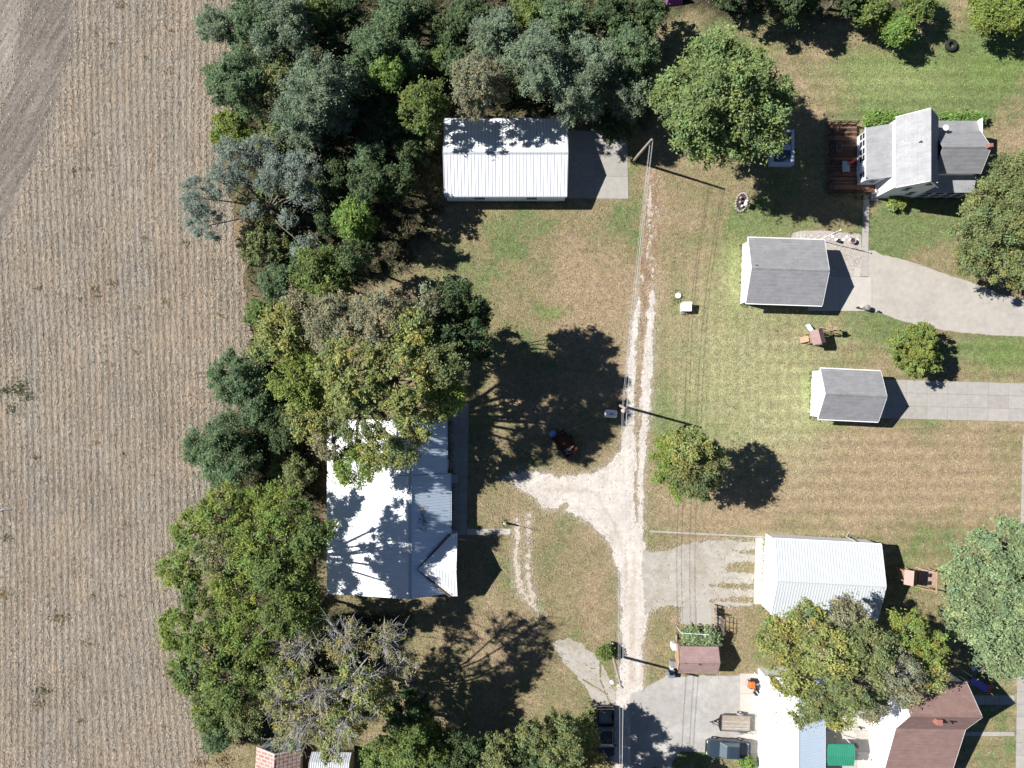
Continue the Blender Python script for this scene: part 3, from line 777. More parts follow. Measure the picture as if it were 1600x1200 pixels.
# along the barn's north side
rtree(748, 138, 54, 13, 'tan', 'tan grey tree overhanging the left of the white barn roof', bark=M_barkg)
rtree(772, 58, 44, 11, 'silver', 'grey tree cut by the top edge behind the tan one')
rtree(812, 112, 40, 10, 'olive', 'olive tree squeezed between the tan and the grey crowns')
rtree(842, 98, 58, 15, 'silver', 'tall grey green tree behind the middle of the barn')
rtree(878, 40, 46, 11, 'bluegreen', 'grey green tree at the top edge behind the barn', dens=.9)
rtree(826, 18, 30, 9, 'fresh', 'greener crown at the top edge above the barn', dens=.8)
rtree(925, 110, 62, 12, 'silver', 'broad silvery tree above the barn pad')
rtree(902, 156, 42, 12, 'silver', 'silvery drooping crown at the barn right corner')
rtree(985, 85, 50, 11, 'bluegreen', 'grey green tree left of the big maple')
rtree(985, 150, 46, 9, 'silver', 'grey green tree between the barn pad and the maple', dens=.9)
rtree(950, 28, 40, 8, 'dark', 'dark tree at the top edge near the purple canopy')
rtree(1012, 22, 36, 7, 'dark', 'dark low tree just left of the purple canopy', dens=.8)
rtree(960, 190, 36, 5, 'dark', 'shaded low tree over the back of the barn pad', dens=.9)
# the big maple and the north-east yard
rtree(1128, 163, 104, 19, 'maple', 'big round light green maple beside the power pole', 'maple_tree', lobes=11, trunk_r=.4)
rtree(1240, -8, 46, 8, 'dark', 'dark tree cut by the top edge right of the maple', dens=.9)
rtree(1318, -14, 38, 6, 'dark', 'second dark tree cut by the top edge toward the tyre', dens=.9)
rtree(1150, -26, 48, 9, 'dark', 'dark tree mostly above the top edge over the maple', dens=.9)
rtree(1362, 14, 38, 5, 'fresh', 'loose green tree at the top edge left of the small bright one', dens=.8)
rtree(1404, 46, 28, 4.6, 'bright', 'small bright green tree near the black tyre', dens=1.1)
rtree(1436, 4, 32, 4.5, 'fresh', 'green tree at the top edge directly above the small bright one', dens=.8)
rtree(1564, 8, 52, 6, 'lime', 'yellow green tree at the top right corner')
tree('tree', 'large dull green tree at the right edge by the driveway', 'olive',
     [(1545, 365, 7, 48, 2.2), (1510, 368, 5.5, 30, 1.6), (1555, 315, 6.5, 42, 2.0), (1580, 270, 6.5, 34, 1.8), (1520, 330, 5.0, 26, 1.4), (1520, 405, 5.2, 30, 1.6), (1565, 412, 6, 38, 1.8), (1600, 340, 8, 52, 2.2), (1600, 420, 6, 36, 1.8), (1560, 285, 5.5, 26, 1.3)],
     trunk_r=.35, seed=88, dens=1.1)
rtree(1640, 290, 50, 10, 'olive', 'dull green tree mostly off the right edge below the white house', dens=1.1)
rtree(1430, 548, 47, 6.0, 'autumn', 'small round yellow green tree between the two driveways', 'round_tree', lobes=10, dens=1.2)
# the field side trees
FS = 'trees along the field side of the steel roofed house'
tree('silver_tree', 'spreading frosty grey tree with an open dark fork', 'frost',
     [(308, 308, 6.5, 34, 1.4), (322, 352, 5.5, 32, 1.2), (362, 252, 7.5, 40, 1.6), (345, 285, 7, 26, 1.2), (404, 236, 7, 28, 1.3), (466, 268, 7.5, 38, 1.6), (474, 302, 6.5, 26, 1.2),
      (452, 342, 6.5, 16, 1.0), (472, 382, 6, 22, 1.2), (415, 288, 7.5, 22, 1.0), (392, 330, 6, 18, .8), (436, 262, 8, 24, 1.0)],
     base=(438, 338), trunk_r=.32, seed=41, group=FS, dens=1.0, bark=M_bark)
rtree(408, 378, 38, 4.5, 'olive', 'low olive thicket under the frosty tree', 'bush', group=FS, cat='bush')
rtree(420, 315, 26, 3.5, 'fresh', 'small green bush beneath the open fork', 'bush', group=FS, cat='bush', dens=.8)
rtree(555, 348, 37, 10, 'bright', 'bright green sapling standing in the dark shade', group=FS, lobes=8)
rtree(505, 432, 52, 13, 'fresh', 'mid green tree above the big yellow green crown', group=FS)
rtree(430, 440, 32, 5, 'bluegreen', 'small bluish green tree at the field edge above the big crown', group=FS)
rtree(408, 492, 28, 4, 'fresh', 'low green bush at the field edge beside the big crown', 'bush', group=FS, cat='bush')
rtree(552, 406, 34, 13, 'dark', 'thin dark tree left of the long tree shadow', group=FS, dens=.6)
tree('cottonwood_tree', 'biggest yellow green tree hanging over the steel roof', 'yellow',
     [(450, 520, 13.5, 54, 2.0), (520, 505, 15.5, 52, 2.2), (590, 500, 16.0, 50, 2.0), (640, 520, 15.5, 46, 2.0), (470, 590, 13.5, 52, 2.0), (545, 580, 17.0, 58, 2.2), (620, 590, 16.5, 58, 2.2), (686, 570, 15.5, 42, 2.0),
      (490, 650, 12.5, 46, 1.8), (560, 650, 14.5, 46, 1.8), (650, 640, 14.5, 50, 1.8), (694, 618, 13.5, 36, 1.6), (555, 722, 9.0, 42, 1.2), (592, 700, 9.5, 36, 1.2), (628, 700, 10.0, 32, 1.0), (520, 690, 9.5, 32, 1.2), (420, 540, 12.5, 32, 1.6), (660, 478, 14.5, 32, 1.5), (470, 480, 13.5, 34, 1.6), (690, 602, 7, 34, 1.5)],  # last low clump is added foliage, so its shade covers the limb streaks
     base=(585, 628), trunk_r=.50, seed=7, bark=M_bark, dens=.92, twigs=1.6, group=FS,
     kinds=['yellow', 'tan', 'tan', 'yellow', 'lime', 'yellow', 'yellow', 'olive', 'yellow', 'olive', 'yellow', 'lime', 'lime', 'yellow', 'olive', 'tan', 'yellow', 'tan', 'tan', 'dark'])
rtree(706, 510, 66, 17, 'dark', 'dense dark green tree at the right of the biggest crown', group=FS, dens=1.25, lobes=9)
rtree(672, 552, 38, 15, 'fresh', 'green crown joining the dark tree to the biggest one', group=FS)
rtree(366, 596, 48, 7, 'bluegreen', 'blue green tree at the field edge left of the biggest crown', group=FS)
rtree(352, 706, 62, 8, 'bluegreen', 'dense blue green tree at the field edge beside the white roof', group=FS, dens=1.1, lobes=9)
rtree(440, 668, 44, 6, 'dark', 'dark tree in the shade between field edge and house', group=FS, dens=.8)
rtree(452, 745, 40, 5, 'olive', 'low olive tree close to the white roof edge', group=FS, dens=.8)
rtree(404, 640, 34, 6, 'bluegreen', 'smaller bluish tree behind the dense blue green one', group=FS, dens=.8)
tree('locust_tree', 'large olive green tree with bare forked limbs left of the steel roof', 'lime',
     [(352, 800, 10, 46, 1.8), (300, 830, 8.5, 36, 1.5), (282, 892, 8, 36, 1.5), (340, 868, 11, 40, 1.6), (400, 850, 13, 46, 1.8), (442, 800, 13, 42, 1.7), (430, 888, 13.5, 44, 1.8), (368, 920, 10.5, 42, 1.7), (472, 850, 13, 34, 1.5), (312, 934, 8.5, 30, 1.4), (462, 918, 12.5, 36, 1.5), (410, 772, 9.5, 30, 1.4), (494, 826, 13.5, 28, 1.3)],
     base=(395, 842), trunk_r=.42, seed=9, group=FS, dens=.95, twigs=1.6, kinds=['lime', 'lime', 'lime', 'olive', 'lime', 'lime', 'fresh', 'lime', 'fresh', 'fresh', 'fresh', 'lime', 'fresh'])
tree('locust_tree', 'large deep green tree below the olive one at the field edge', 'fresh',
     [(285, 985, 8.5, 40, 1.6), (330, 1010, 10, 48, 1.8), (390, 990, 10.5, 44, 1.8), (300, 1050, 8.5, 38, 1.5), (358, 1068, 10, 46, 1.7), (410, 1050, 9.5, 38, 1.6), (330, 1110, 8, 38, 1.5), (378, 1122, 8.5, 36, 1.4), (440, 960, 13, 40, 1.6)],
     base=(360, 1025), trunk_r=.38, seed=10, group=FS, dens=1.05, twigs=1.2, kinds=['lime', 'fresh', 'lime', 'fresh', 'fresh', 'fresh', 'fresh', 'olive', 'fresh'])
rtree(338, 1148, 30, 5, 'bluegreen', 'small green tree at the bottom of the field edge row', group=FS)
rtree(478, 966, 38, 12, 'fresh', 'green tree at the lower left corner of the steel roof', group=FS, dens=.8)
# half dead tree and the bottom row
tree('half_dead_tree', 'half dead tree with pale bare twigs and a few yellow leaves', 'yellow',
     [(470, 1010, 12.5, 36, 1.5), (540, 1000, 13.5, 40, 1.6), (600, 1000, 13.0, 36, 1.5), (452, 1060, 12.0, 36, 1.4), (500, 1080, 13.5, 40, 1.6), (560, 1060, 14.0, 42, 1.6), (628, 1040, 12.0, 30, 1.3), (440, 1100, 11.0, 34, 1.3), (480, 1130, 11.5, 38, 1.4), (540, 1120, 12.5, 42, 1.5), (590, 1090, 12.0, 30, 1.3), (450, 1150, 10.5, 28, 1.1), (520, 1165, 10.5, 28, 1.1)],
     base=(545, 1040), trunk_r=.30, seed=12, bark=M_barkg, dens=.85, bare=.35, twigs=2, kinds=['sparse', 'sparse', 'sparse', 'yellow', 'sparse', 'yellow', 'sparse', 'yellow', 'sparse', 'yellow', 'yellow', 'yellow', 'yellow'])
rtree(632, 1108, 46, 10, 'dark', 'dark green tree right of the half dead one', dens=.9)
rtree(654, 1158, 54, 11, 'fresh', 'lighter green tree at the bottom edge right of the sheds')
rtree(604, 1190, 44, 7, 'fresh', 'green tree at the bottom edge close to the corrugated roof', dens=.95)
rtree(715, 1190, 50, 10, 'dark', 'dark green tree at the bottom edge mid picture', dens=.9)
rtree(786, 1186, 46, 10, 'olive', 'olive tree at the bottom edge in the deep shade', dens=.8)
rtree(872, 1164, 64, 11, 'olive', 'olive green tree overhanging the black pickup')
rtree(828, 1180, 42, 9, 'dark', 'dark tree tucked left of the one over the pickup', dens=.9)
rtree(925, 1240, 56, 13, 'sparse', 'tree mostly below the bottom edge shading the yard', dens=3.0)
rtree(1040, 1240, 44, 8, 'dark', 'bushy tree mostly below the bottom edge by the yard', dens=.8)
# the right hand yards
tree('yard_tree', 'yellow green tree with a round open crown by the lane', 'yellow',
     [(1050, 712, 7.3, 33, 1.8), (1078, 700, 8.8, 35, 1.8), (1045, 745, 6.8, 29, 1.5), (1082, 738, 8.3, 37, 1.9), (1112, 722, 7.3, 29, 1.6), (1100, 756, 6.3, 27, 1.4), (1066, 765, 5.8, 21, 1.1), (1040, 690, 5.8, 19, 1.0)],
     base=(1056, 722), trunk_r=.22, seed=17, dens=.95, twigs=1.2, kinds=['lime', 'yellow', 'lime', 'olive', 'olive', 'olive', 'lime', 'lime'])
tree('elm_tree', 'wide yellowing tree between the pale steel garage and brown roof', 'yellow',
     [(1218, 1000, 9, 38, 1.5), (1262, 972, 9.5, 38, 1.6), (1318, 965, 9.5, 36, 1.5), (1240, 1050, 9.5, 42, 1.6), (1300, 1020, 11.5, 46, 1.9), (1360, 1010, 11.5, 44, 1.8), (1420, 985, 10, 38, 1.6), (1450, 1010, 9.5, 32, 1.5), (1280, 1085, 9, 42, 1.5), (1340, 1070, 11, 44, 1.8), (1400, 1050, 11, 44, 1.7), (1455, 1050, 9, 30, 1.3), (1310, 1110, 8, 34, 1.3), (1365, 1100, 8.5, 30, 1.3), (1258, 1115, 7.5, 24, 1.0), (1420, 1082, 9, 26, 1.1)],
     base=(1330, 1035), trunk_r=.42, seed=19, bark=M_bark, dens=1.0, twigs=1.5, kinds=['yellow', 'yellow', 'tan', 'yellow', 'yellow', 'olive', 'autumn', 'autumn', 'olive', 'olive', 'tan', 'yellow', 'yellow', 'tan', 'olive', 'tan'])
tree('silver_maple', 'pale grey green maple at the right edge above the sidewalk', 'pale',
     [(1530, 870, 9, 46, 1.7), (1580, 850, 10, 44, 1.8), (1520, 930, 9.5, 44, 1.7), (1585, 920, 11, 48, 1.9), (1498, 965, 7.5, 30, 1.3), (1550, 985, 9, 44, 1.7), (1560, 1025, 7.5, 36, 1.4), (1605, 985, 9, 44, 1.7), (1500, 900, 7, 26, 1.1), (1600, 1025, 8, 34, 1.4), (1625, 900, 9, 44, 1.6)],
     base=(1545, 905), trunk_r=.40, seed=23, bark=M_bark, dens=1.25, twigs=1.2)

# hedges and bushes
def hedge(px0, px1, py0, py1, z, kind, label, name='hedge', n=6, dens=1.6):
    cl = [(px0 + (px1 - px0) * (i + .5) / n, (py0 + py1) / 2, z * .55, (py1 - py0) / 2 * 1.15, z * .5) for i in range(n)]
    return tree(name, label, kind, cl, trunk_r=.05, seed=int(px0), cat='hedge', dens=dens, twigs=.5, h0=.2)
hedge(1358, 1402, 176, 194, 1.3, 'bright', 'clipped green hedge at the left of the house north wall')
hedge(1468, 1536, 179, 192, 1.2, 'bright', 'longer clipped green hedge along the rear lean to', n=8)
rtree(1403, 311, 19, 1.3, 'autumn', 'low yellow green bush at the white house south wall', 'bush', cat='bush', dens=1.5)
rtree(946, 1019, 13, 1.8, 'fresh', 'round ivy like bush at the foot of the leaning pole', 'bush', cat='bush', dens=1.7)
rtree(1083, 995, 18, 2.2, 'pale', 'grey green bush under the clothes pole, left one', 'bush', cat='bush', dens=1.3)
rtree(1109, 995, 17, 2.2, 'pale', 'grey green bush under the clothes pole, right one', 'bush', cat='bush', dens=1.3)
rtree(1166, 1194, 13, 1.2, 'bright', 'bright green bush at the bottom edge by the white garage', 'bush', cat='bush', dens=1.4)
# ------------------------------------------------------------------ buildings
def ribs(root_part, quads, n, m, axisv=None, w=0.05, h=0.04, name='roof_ribs'):
    """raised seams from ridge to eave; quads: (ridge0, ridge1, eave1, eave0)"""
    mb = MB()
    for r0, r1, e1, e0 in quads:
        r0, r1, e1, e0 = map(Vector, (r0, r1, e1, e0))
        nn = max(2, int(n * (e1 - e0).length))
        sd = (e1 - e0).normalized() * w / 2
        up = Vector((0, 0, h)); lo = Vector((0, 0, -0.01))
        for i in range(nn + 1):
            t = min(max(i / nn, 0.004), 0.996)
            a = r0.lerp(r1, t); b = e0.lerp(e1, t)
            mb.hexa([tuple(q + lo) for q in (a - sd, a + sd, b + sd, b - sd)], [tuple(q + up) for q in (a - sd * .5, a + sd * .5, b + sd * .5, b - sd * .5)])
    return mb.build(name, m, root_part, kind='stuff')

def gable(root, fr, L, Wd, eave, ridge, m_roof, m_wall, m_trim, inset=0.32, off_y=0.0, z0=0.0, rib=0, t=0.10, ends=(True, True), ridge_cap=True, gut=True, eave2=None, rmats=None, sides=(True, True), rib_m=None, cap_m=None):
    """ridge along local x; L, Wd = roof outline in metres. Returns the roof parts."""
    x0, x1, y0, y1 = -L / 2, L / 2, -Wd / 2, Wd / 2
    ea = eave; eb = eave2 if eave2 is not None else eave
    roofs = []
    for (ye, ze, nm) in ((y1, ea, 0), (y0, eb, 1)):
        if not sides[nm]: continue
        mb = MB(fr)
        q = [(x0, off_y, ridge), (x1, off_y, ridge), (x1, ye, ze), (x0, ye, ze)]
        if ye > off_y: q = q[::-1]
        mb.slab(q, t)
        o = mb.build('roof', rmats[nm] if rmats else m_roof, root)
        roofs.append(o)
        if rib:
            ribs(o, [tuple(fr(p) for p in ((x0, off_y, ridge), (x1, off_y, ridge), (x1, ye, ze), (x0, ye, ze)))], rib, rib_m or (rmats[nm] if rmats else m_roof))
        else:
            # shingle courses standing a little proud of each other
            mb = MB(fr); n = int(math.hypot(ye - off_y, ridge - ze) / 0.42)
            for i in range(1, n):
                k = i / n; k2 = k + 0.05 / max(n * .42, .5)
                ya, yb = off_y + (ye - off_y) * k, off_y + (ye - off_y) * k2
                za, zb = ridge + (ze - ridge) * k, ridge + (ze - ridge) * k2
                mb.hexa([(x0 + .003, ya, za - .01), (x1 - .003, ya, za - .01), (x1 - .003, yb, zb - .01), (x0 + .003, yb, zb - .01)],
                        [(x0 + .003, ya, za + .014), (x1 - .003, ya, za + .014), (x1 - .003, yb, zb + .006), (x0 + .003, yb, zb + .006)])
            mb.build('shingle_courses', rmats[nm] if rmats else m_roof, o, kind='stuff')
        # fascia and gutter along the eave
        s = 1 if ye > off_y else -1
        if gut:
            mb = MB(fr); mb.box(x0 + .01, x1 - .01, ye - .004 if s > 0 else ye - .10, ye + .10 if s > 0 else ye + .004, ze - .16, ze - .035)
            mb.build('gutter', m_trim, root)
    if ridge_cap:
        mb = MB(fr); w = .16; sl = (ridge - ea) / max(y1 - off_y, .1); sl2 = (ridge - eb) / max(off_y - y0, .1)
        mb.hexa([(x0 - .01, off_y - w, ridge - sl2 * w + .012), (x1 + .01, off_y - w, ridge - sl2 * w + .012), (x1 + .01, off_y + w, ridge - sl * w + .012), (x0 - .01, off_y + w, ridge - sl * w + .012)],
                [(x0 - .01, off_y - .01, ridge + .05), (x1 + .01, off_y - .01, ridge + .05), (x1 + .01, off_y + .01, ridge + .05), (x0 - .01, off_y + .01, ridge + .05)])
        mb.build('ridge_cap', cap_m or m_roof, root)
    wy0, wy1, wx0, wx1 = y0 + inset, y1 - inset, x0 + inset, x1 - inset
    zt = lambda y: (ridge + (ea - ridge) * (y - off_y) / (y1 - off_y) if y > off_y else ridge + (eb - ridge) * (off_y - y) / (off_y - y0)) - t - .01
    th = 0.14
    prof = [(wy0 + th, z0), (wy1 - th, z0), (wy1 - th, zt(wy1 - th)), (off_y, zt(off_y)), (wy0 + th, zt(wy0 + th))]
    if ends[0]: MB(fr).wall(prof, wx0, wx0 + th, 'y').build('wall', m_wall, root)
    if ends[1]: MB(fr).wall(prof, wx1 - th, wx1, 'y').build('wall', m_wall, root)
    if sides[0]: MB(fr).box(wx0, wx1, wy1 - th + .002, wy1, z0, zt(wy1)).build('wall', m_wall, root)
    if sides[1]: MB(fr).box(wx0, wx1, wy0, wy0 + th - .002, z0, zt(wy0)).build('wall', m_wall, root)
    # barge boards on the gable ends
    for xe, s in ((x0, -1), (x1, 1)):
        if not ends[0 if s < 0 else 1]: continue
        for ye, ze, nm in ((y1, ea, 0), (y0, eb, 1)):
            if not sides[nm]: continue
            mb = MB(fr); xa, xb = (xe - .03, xe + .002) if s < 0 else (xe - .002, xe + .03)
            mb.hexa([(xa, off_y, ridge - .17), (xb, off_y, ridge - .17), (xb, ye, ze - .17), (xa, ye, ze - .17)], [(xa, off_y, ridge + .012), (xb, off_y, ridge + .012), (xb, ye, ze + .012), (xa, ye, ze + .012)])
            mb.build('barge_board', m_trim, root)
    return roofs, (wx0, wx1, wy0, wy1)

def opening(root, fr, name, face, u, z0, w, h, frame_m=None, pane_m=None, handle=False, bars=1):
    """face: ('x', x, sign) or ('y', y, sign) - the outer wall plane; u along it"""
    ax, c, s = face
    def bx(mb, u0, u1, za, zb, d0, d1):
        a, b = sorted((c + s * d0, c + s * d1))
        if ax == 'x': mb.box(a, b, u0, u1, za, zb)
        else: mb.box(u0, u1, a, b, za, zb)
    pane = MB(fr); bx(pane, u - w / 2, u + w / 2, z0, z0 + h, -.03, .02)
    p = pane.build(name, pane_m or M_glass, root)
    f = MB(fr); k = .07
    bx(f, u - w / 2 - k, u - w / 2, z0 - k, z0 + h + k, .003, .05); bx(f, u + w / 2, u + w / 2 + k, z0 - k, z0 + h + k, .003, .05)
    bx(f, u - w / 2, u + w / 2, z0 + h, z0 + h + k, .003, .05); bx(f, u - w / 2, u + w / 2, z0 - k, z0, .003, .07)
    if name == 'window':
        bx(f, u - w / 2, u + w / 2, z0 + h / 2 - .025, z0 + h / 2 + .025, .021, .04)
    f.build('frame', frame_m or M_trim, p)
    if handle:
        hmb = MB(fr); bx(hmb, u + w * .36, u + w * .42, z0 + 1.0, z0 + 1.08, .021, .08); hmb.build('handle', M_steel, p)
    return p

def px_fr(cx, cy, deg): return Fr(W(cx, cy), deg)

M_rib = mat('shaded_seam', (0.42, 0.44, 0.46), .5, .1)  # grey paints in the shading of the white roof's ribs and ridge
# white steel barn at the top
B = thing('barn', W(790.5, 258), 'long white steel roofed barn under the grey trees, with a pad beside it', 'barn')
fr = px_fr(790.5, 258, 0)
rf, wl = gable(B, fr, 13.9, 8.75, 2.7, 4.2, M_white, M_whitew, M_bluegrey, rib=2.6, inset=.12, rib_m=M_rib, cap_m=M_rib)
opening(B, fr, 'door', ('x', wl[1], 1), 1.2, 0.0, .95, 2.05, handle=True, pane_m=M_trim)
opening(B, fr, 'door', ('x', wl[1], 1), -1.6, 0.0, 3.0, 2.3, pane_m=M_galv)
opening(B, fr, 'window', ('y', wl[2], -1), 3.0, 1.0, 1.2, .9); opening(B, fr, 'window', ('y', wl[2], -1), -3.0, 1.0, 1.2, .9)

# steel roofed house: long west slope, steep east slope in two lengths, cross gable at the lower right
HB = thing('steel_roofed_house', W(612, 785), 'long house with white steel roof, shade tinted into the east slope, dappled by tree shade', 'house')
def yx(cx, cy): return Fr(W(cx, cy), 90)        # local x -> up the picture, local y -> left
zr, zel = 4.6, 2.6
Y0, Y1, YS = 653, 917, 735
def seg(name, xr, xe, ya, yb, zr, ze, m, part_name='roof'):
    a, b = W(xr, ya, zr), W(xr, yb, zr); c, e_ = W(xe, yb, ze), W(xe, ya, ze)
    q = [a, b, c, e_]
    q = q if xe > xr else q[::-1]
    mb = MB(); mb.slab([tuple(p) for p in q][::-1] if False else [tuple(p) for p in q], .1)
    o = mb.build(part_name, m, HB)
    ribs(o, [(tuple(W(xr, ya, zr)), tuple(W(xr, yb, zr)), tuple(W(xe, yb, ze)), tuple(W(xe, ya, ze)))], 3.2, m)
    return o
seg('w', 650, 520, YS + .3, Y1, zr, zel, M_white)
seg('w', 650, 520.5, Y0, YS - .3, zr - .06, zel - .06, M_white)
M_shadesteel = mat('shade_tinted_steel_roof', (0.54, 0.63, 0.72), 0.4, 0.02, 0.6, spec=0.35)  # white steel tinted blue: shade painted into slopes turned from the sun
seg('e', 650.4, 701.3, Y0, YS - .3, zr - .06, 2.62, M_shadesteel)
seg('e', 650.4, 707, YS + .3, Y1, zr, 2.45, M_shadesteel)
MB().box(*(W(647.6, 0).x, W(652.6, 0).x), W(0, Y1).y - .01, W(0, Y0).y + .01, zr - .05, zr + .035).build('ridge_cap', M_galv, HB)
# cross gable: ridge runs right from the main east slope
cgz, cge = 4.25, 2.5
for ye in (827, 921):
    apex = W(660, 874, cgz); r1 = W(717.6, 874, cgz); e1 = W(717.6, ye, cge); e0 = W(706.5, ye, cge)
    q = [apex, r1, e1, e0]
    q = q if ye > 874 else q[::-1]
    up = Vector((0, 0, .05))
    mb = MB(); mb.slab([tuple(p + up) for p in q[::-1]], .1)
    o = mb.build('gable_roof', M_white, HB)
    rb = MB()
    for i in range(14):
        x = 717.2 - i * 4.2
        k = 1.0 if x >= 706.5 else max(0, (x - 660) / 46.5)
        if k <= .05: break
        a = W(x, 874, cgz + .05); b = W(x, 874 + (ye - 874) * k, cgz + .05 + (cge - cgz) * k); sd = Vector((.02, 0, 0)); h = Vector((0, 0, .035))
        rb.hexa([tuple(p) for p in (a - sd, a + sd, b + sd, b - sd)], [tuple(p + h) for p in (a - sd * .5, a + sd * .5, b + sd * .5, b - sd * .5)])
    rb.build('roof_ribs', M_white, o, kind='stuff')
    # leaf choked valley
    mb = MB(); v0, v1 = apex + Vector((0, 0, .05)), e0 + Vector((0, 0, .07))
    mb.tube([v0, v0.lerp(v1, .3), v0.lerp(v1, .6), v1], [.03, .10, .13, .15], 5)
    mb.build('valley_leaves', mat('rotting_leaves', (0.14, 0.095, 0.055), .95, .4, 7), HB)
MB().box(W(700, 0).x, W(717.9, 0).x, W(0, 874).y - .1, W(0, 874).y + .1, cgz + .0, cgz + .085).build('ridge_cap', M_white, HB)
xl, xr_ = W(524, 0).x, W(700, 0).x
yt, yb = W(0, 656).y, W(0, 914).y
MB().box(xl, xl + .15, yb, yt, 0, 2.45).build('wall', M_whitew, HB)
east = MB().box(xr_ - .15, xr_, W(0, 829).y, yt, 0, 2.4).build('wall', M_bluegrey, HB)
for y in (yt - .15, yb):
    mb = MB(); xm = W(650, 0).x
    mb.wall([(xl + .16, 0), (xr_ - .16, 0), (xr_ - .16, 2.55), (xm, 4.38), (xl + .16, 2.52)], y, y + .15, 'x'); mb.build('wall', M_bluegrey, HB)
xg = W(714, 0).x
mb = MB(); mb.wall([(W(0, 919).y, 0), (W(0, 829).y, 0), (W(0, 829).y, 2.45), (W(0, 874).y, 4.1), (W(0, 919).y, 2.45)], xg - .14, xg, 'y'); mb.build('wall', M_bluegrey, HB)
for py in (829, 919): MB().box(xr_ + .01, xg - .15, W(0, py).y - .07, W(0, py).y + .07, 0, 2.45).build('wall', M_bluegrey, HB)
g0 = Fr((0, 0, 0), 0)
for py in (690, 765, 800): opening(HB, g0, 'window', ('x', xr_, 1), W(0, py).y, .9, 1.2, 1.2)
opening(HB, g0, 'door', ('x', xr_, 1), W(0, 725).y, 0.05, .95, 2.05, handle=True, pane_m=M_trim)
opening(HB, g0, 'window', ('x', xg, 1), W(0, 874).y, .9, 1.6, 1.2)
mb = MB(); mb.box(W(701.6, 0).x, W(702.6, 0).x, W(0, 735).y, W(0, 653).y, 2.50, 2.58); mb.build('gutter', M_gut, HB)
mb = MB(); mb.box(W(707.3, 0).x, W(708.4, 0).x, W(0, 828).y, W(0, 736).y, 2.33, 2.42); mb.build('gutter', M_gut, HB)
mb = MB(); mb.tube([W(719, 836, 2.2), W(729, 837, 2.2)], .03, 5); mb.build('rail', M_trim, HB)

# grey shingled garages
G1 = thing('garage', W(1212.5, 430), 'larger grey shingled garage with white walls, at the head of the wide driveway', 'garage')
fr = px_fr(1212.5, 430.2, -1.9)
rf, wl = gable(G1, fr, 8.65, 7.45, 2.7, 4.2, M_sh_g, M_whitew, M_trim, inset=.26)
opening(G1, fr, 'door', ('x', wl[1], 1), -1.3, 0.05, 2.7, 2.1, pane_m=M_trim); opening(G1, fr, 'door', ('x', wl[1], 1), 1.9, 0.05, .9, 2.0, pane_m=M_trim, handle=True)
opening(G1, fr, 'window', ('y', wl[2], -1), 0, 1.0, 1.0, .8)
MB(fr).tube([(-3.9, .4, 3.8), (-3.9, .4, 4.35)], .06, 8).build('vent_pipe', M_grey, G1)
G2 = thing('garage', W(1309.5, 616.7), 'smaller grey shingled garage at the end of the slab driveway', 'garage')
fr = px_fr(1309.5, 616.7, -2.7)
rf, wl = gable(G2, fr, 6.85, 5.75, 2.7, 4.25, M_sh_g, M_whitew, M_trim, inset=.24)
opening(G2, fr, 'door', ('x', wl[1], 1), 0, 0.05, 2.6, 2.1, pane_m=M_trim)
MB(fr).tube([(2.1, wl[2] - .04, 2.5), (2.1, wl[2] - .07, .15), (2.1, wl[2] - .6, .06)], .045, 6).build('downspout', M_trim, G2)
G3 = thing('garage', W(1271.5, 894), 'pale ribbed steel garage shaded at one corner by the yellowing tree', 'garage')
fr = px_fr(1271.5, 894, -3.1)
rf, wl = gable(G3, fr, 12.0, 8.65, 3.2, 4.6, M_galv, M_whitew, M_trim, rib=3.2, inset=.12)
opening(G3, fr, 'door', ('x', wl[0], -1), 1.9, 0.05, 2.8, 2.3, pane_m=M_trim); opening(G3, fr, 'door', ('x', wl[0], -1), -1.9, 0.05, 2.8, 2.3, pane_m=M_trim)
MB(fr).tube([(3.4, wl[3] + .08, 3.1), (3.4, wl[3] + .25, .3), (3.9, wl[3] + .7, .08)], .05, 6).build('downspout', M_gut, G3)

# red brown shed
S5 = thing('shed', W(1083.5, 1020), 'small shed with red brown shingles below the two grey green bushes', 'shed')
fr = px_fr(1083.5, 1020, -1.0)
rf, wl = gable(S5, fr, 4.55, 3.1, 2.1, 2.85, M_sh_p, M_woodl, M_woodb, inset=.1, gut=False)
opening(S5, fr, 'door', ('y', wl[2], -1), 0, 0, 1.4, 1.75, pane_m=M_woodb, handle=True)
MB(fr).lathe(-.1, -.15, [(.04, 2.7), (.05, 2.95), (.09, 2.97), (.02, 3.02)], 8).build('roof_vent', M_dark, S5)
MB(fr).lathe(-1.6, -.1, [(.04, 2.75), (.04, 2.95), (.02, 2.98)], 8).build('roof_vent', M_dark, S5)

# white roofed garage at the bottom
G6 = thing('garage', W(1226, 1140), 'long white roofed garage running off the bottom edge', 'garage')
fr = Fr(W(1226, 1150), 90)
rf, wl = gable(G6, fr, 16.5, 6.75, 2.9, 4.1, M_white, M_whitew, M_trim, rib=3.2, inset=.25, rmats=[M_white, M_shadesteel], off_y=.08)  # right slope has its shade painted in as a bluish tint
for x in (3.4, -.6, -4.2): opening(G6, fr, 'door', ('y', wl[3], 1), x, 0.06, 2.5, 2.15, pane_m=M_trim)
porch = MB(); porch.slab([tuple(W(px, py, 2.5)) for px, py in ((1178, 1078), (1193, 1078), (1193, 1050), (1178, 1050))], .1); porch.build('door_canopy', M_trim, G6)
for px, py in ((1179, 1077), (1179, 1051)): MB().tube([W(px, py, 0), W(px, py, 2.39)], .05, 6).build('post', M_trim, G6)

M_palepane = mat('overexposed_pane', (.66, .68, .70), .5, .03, spec=.4)  # pale tone imitates the overexposed glare over the sunlit wall's windows
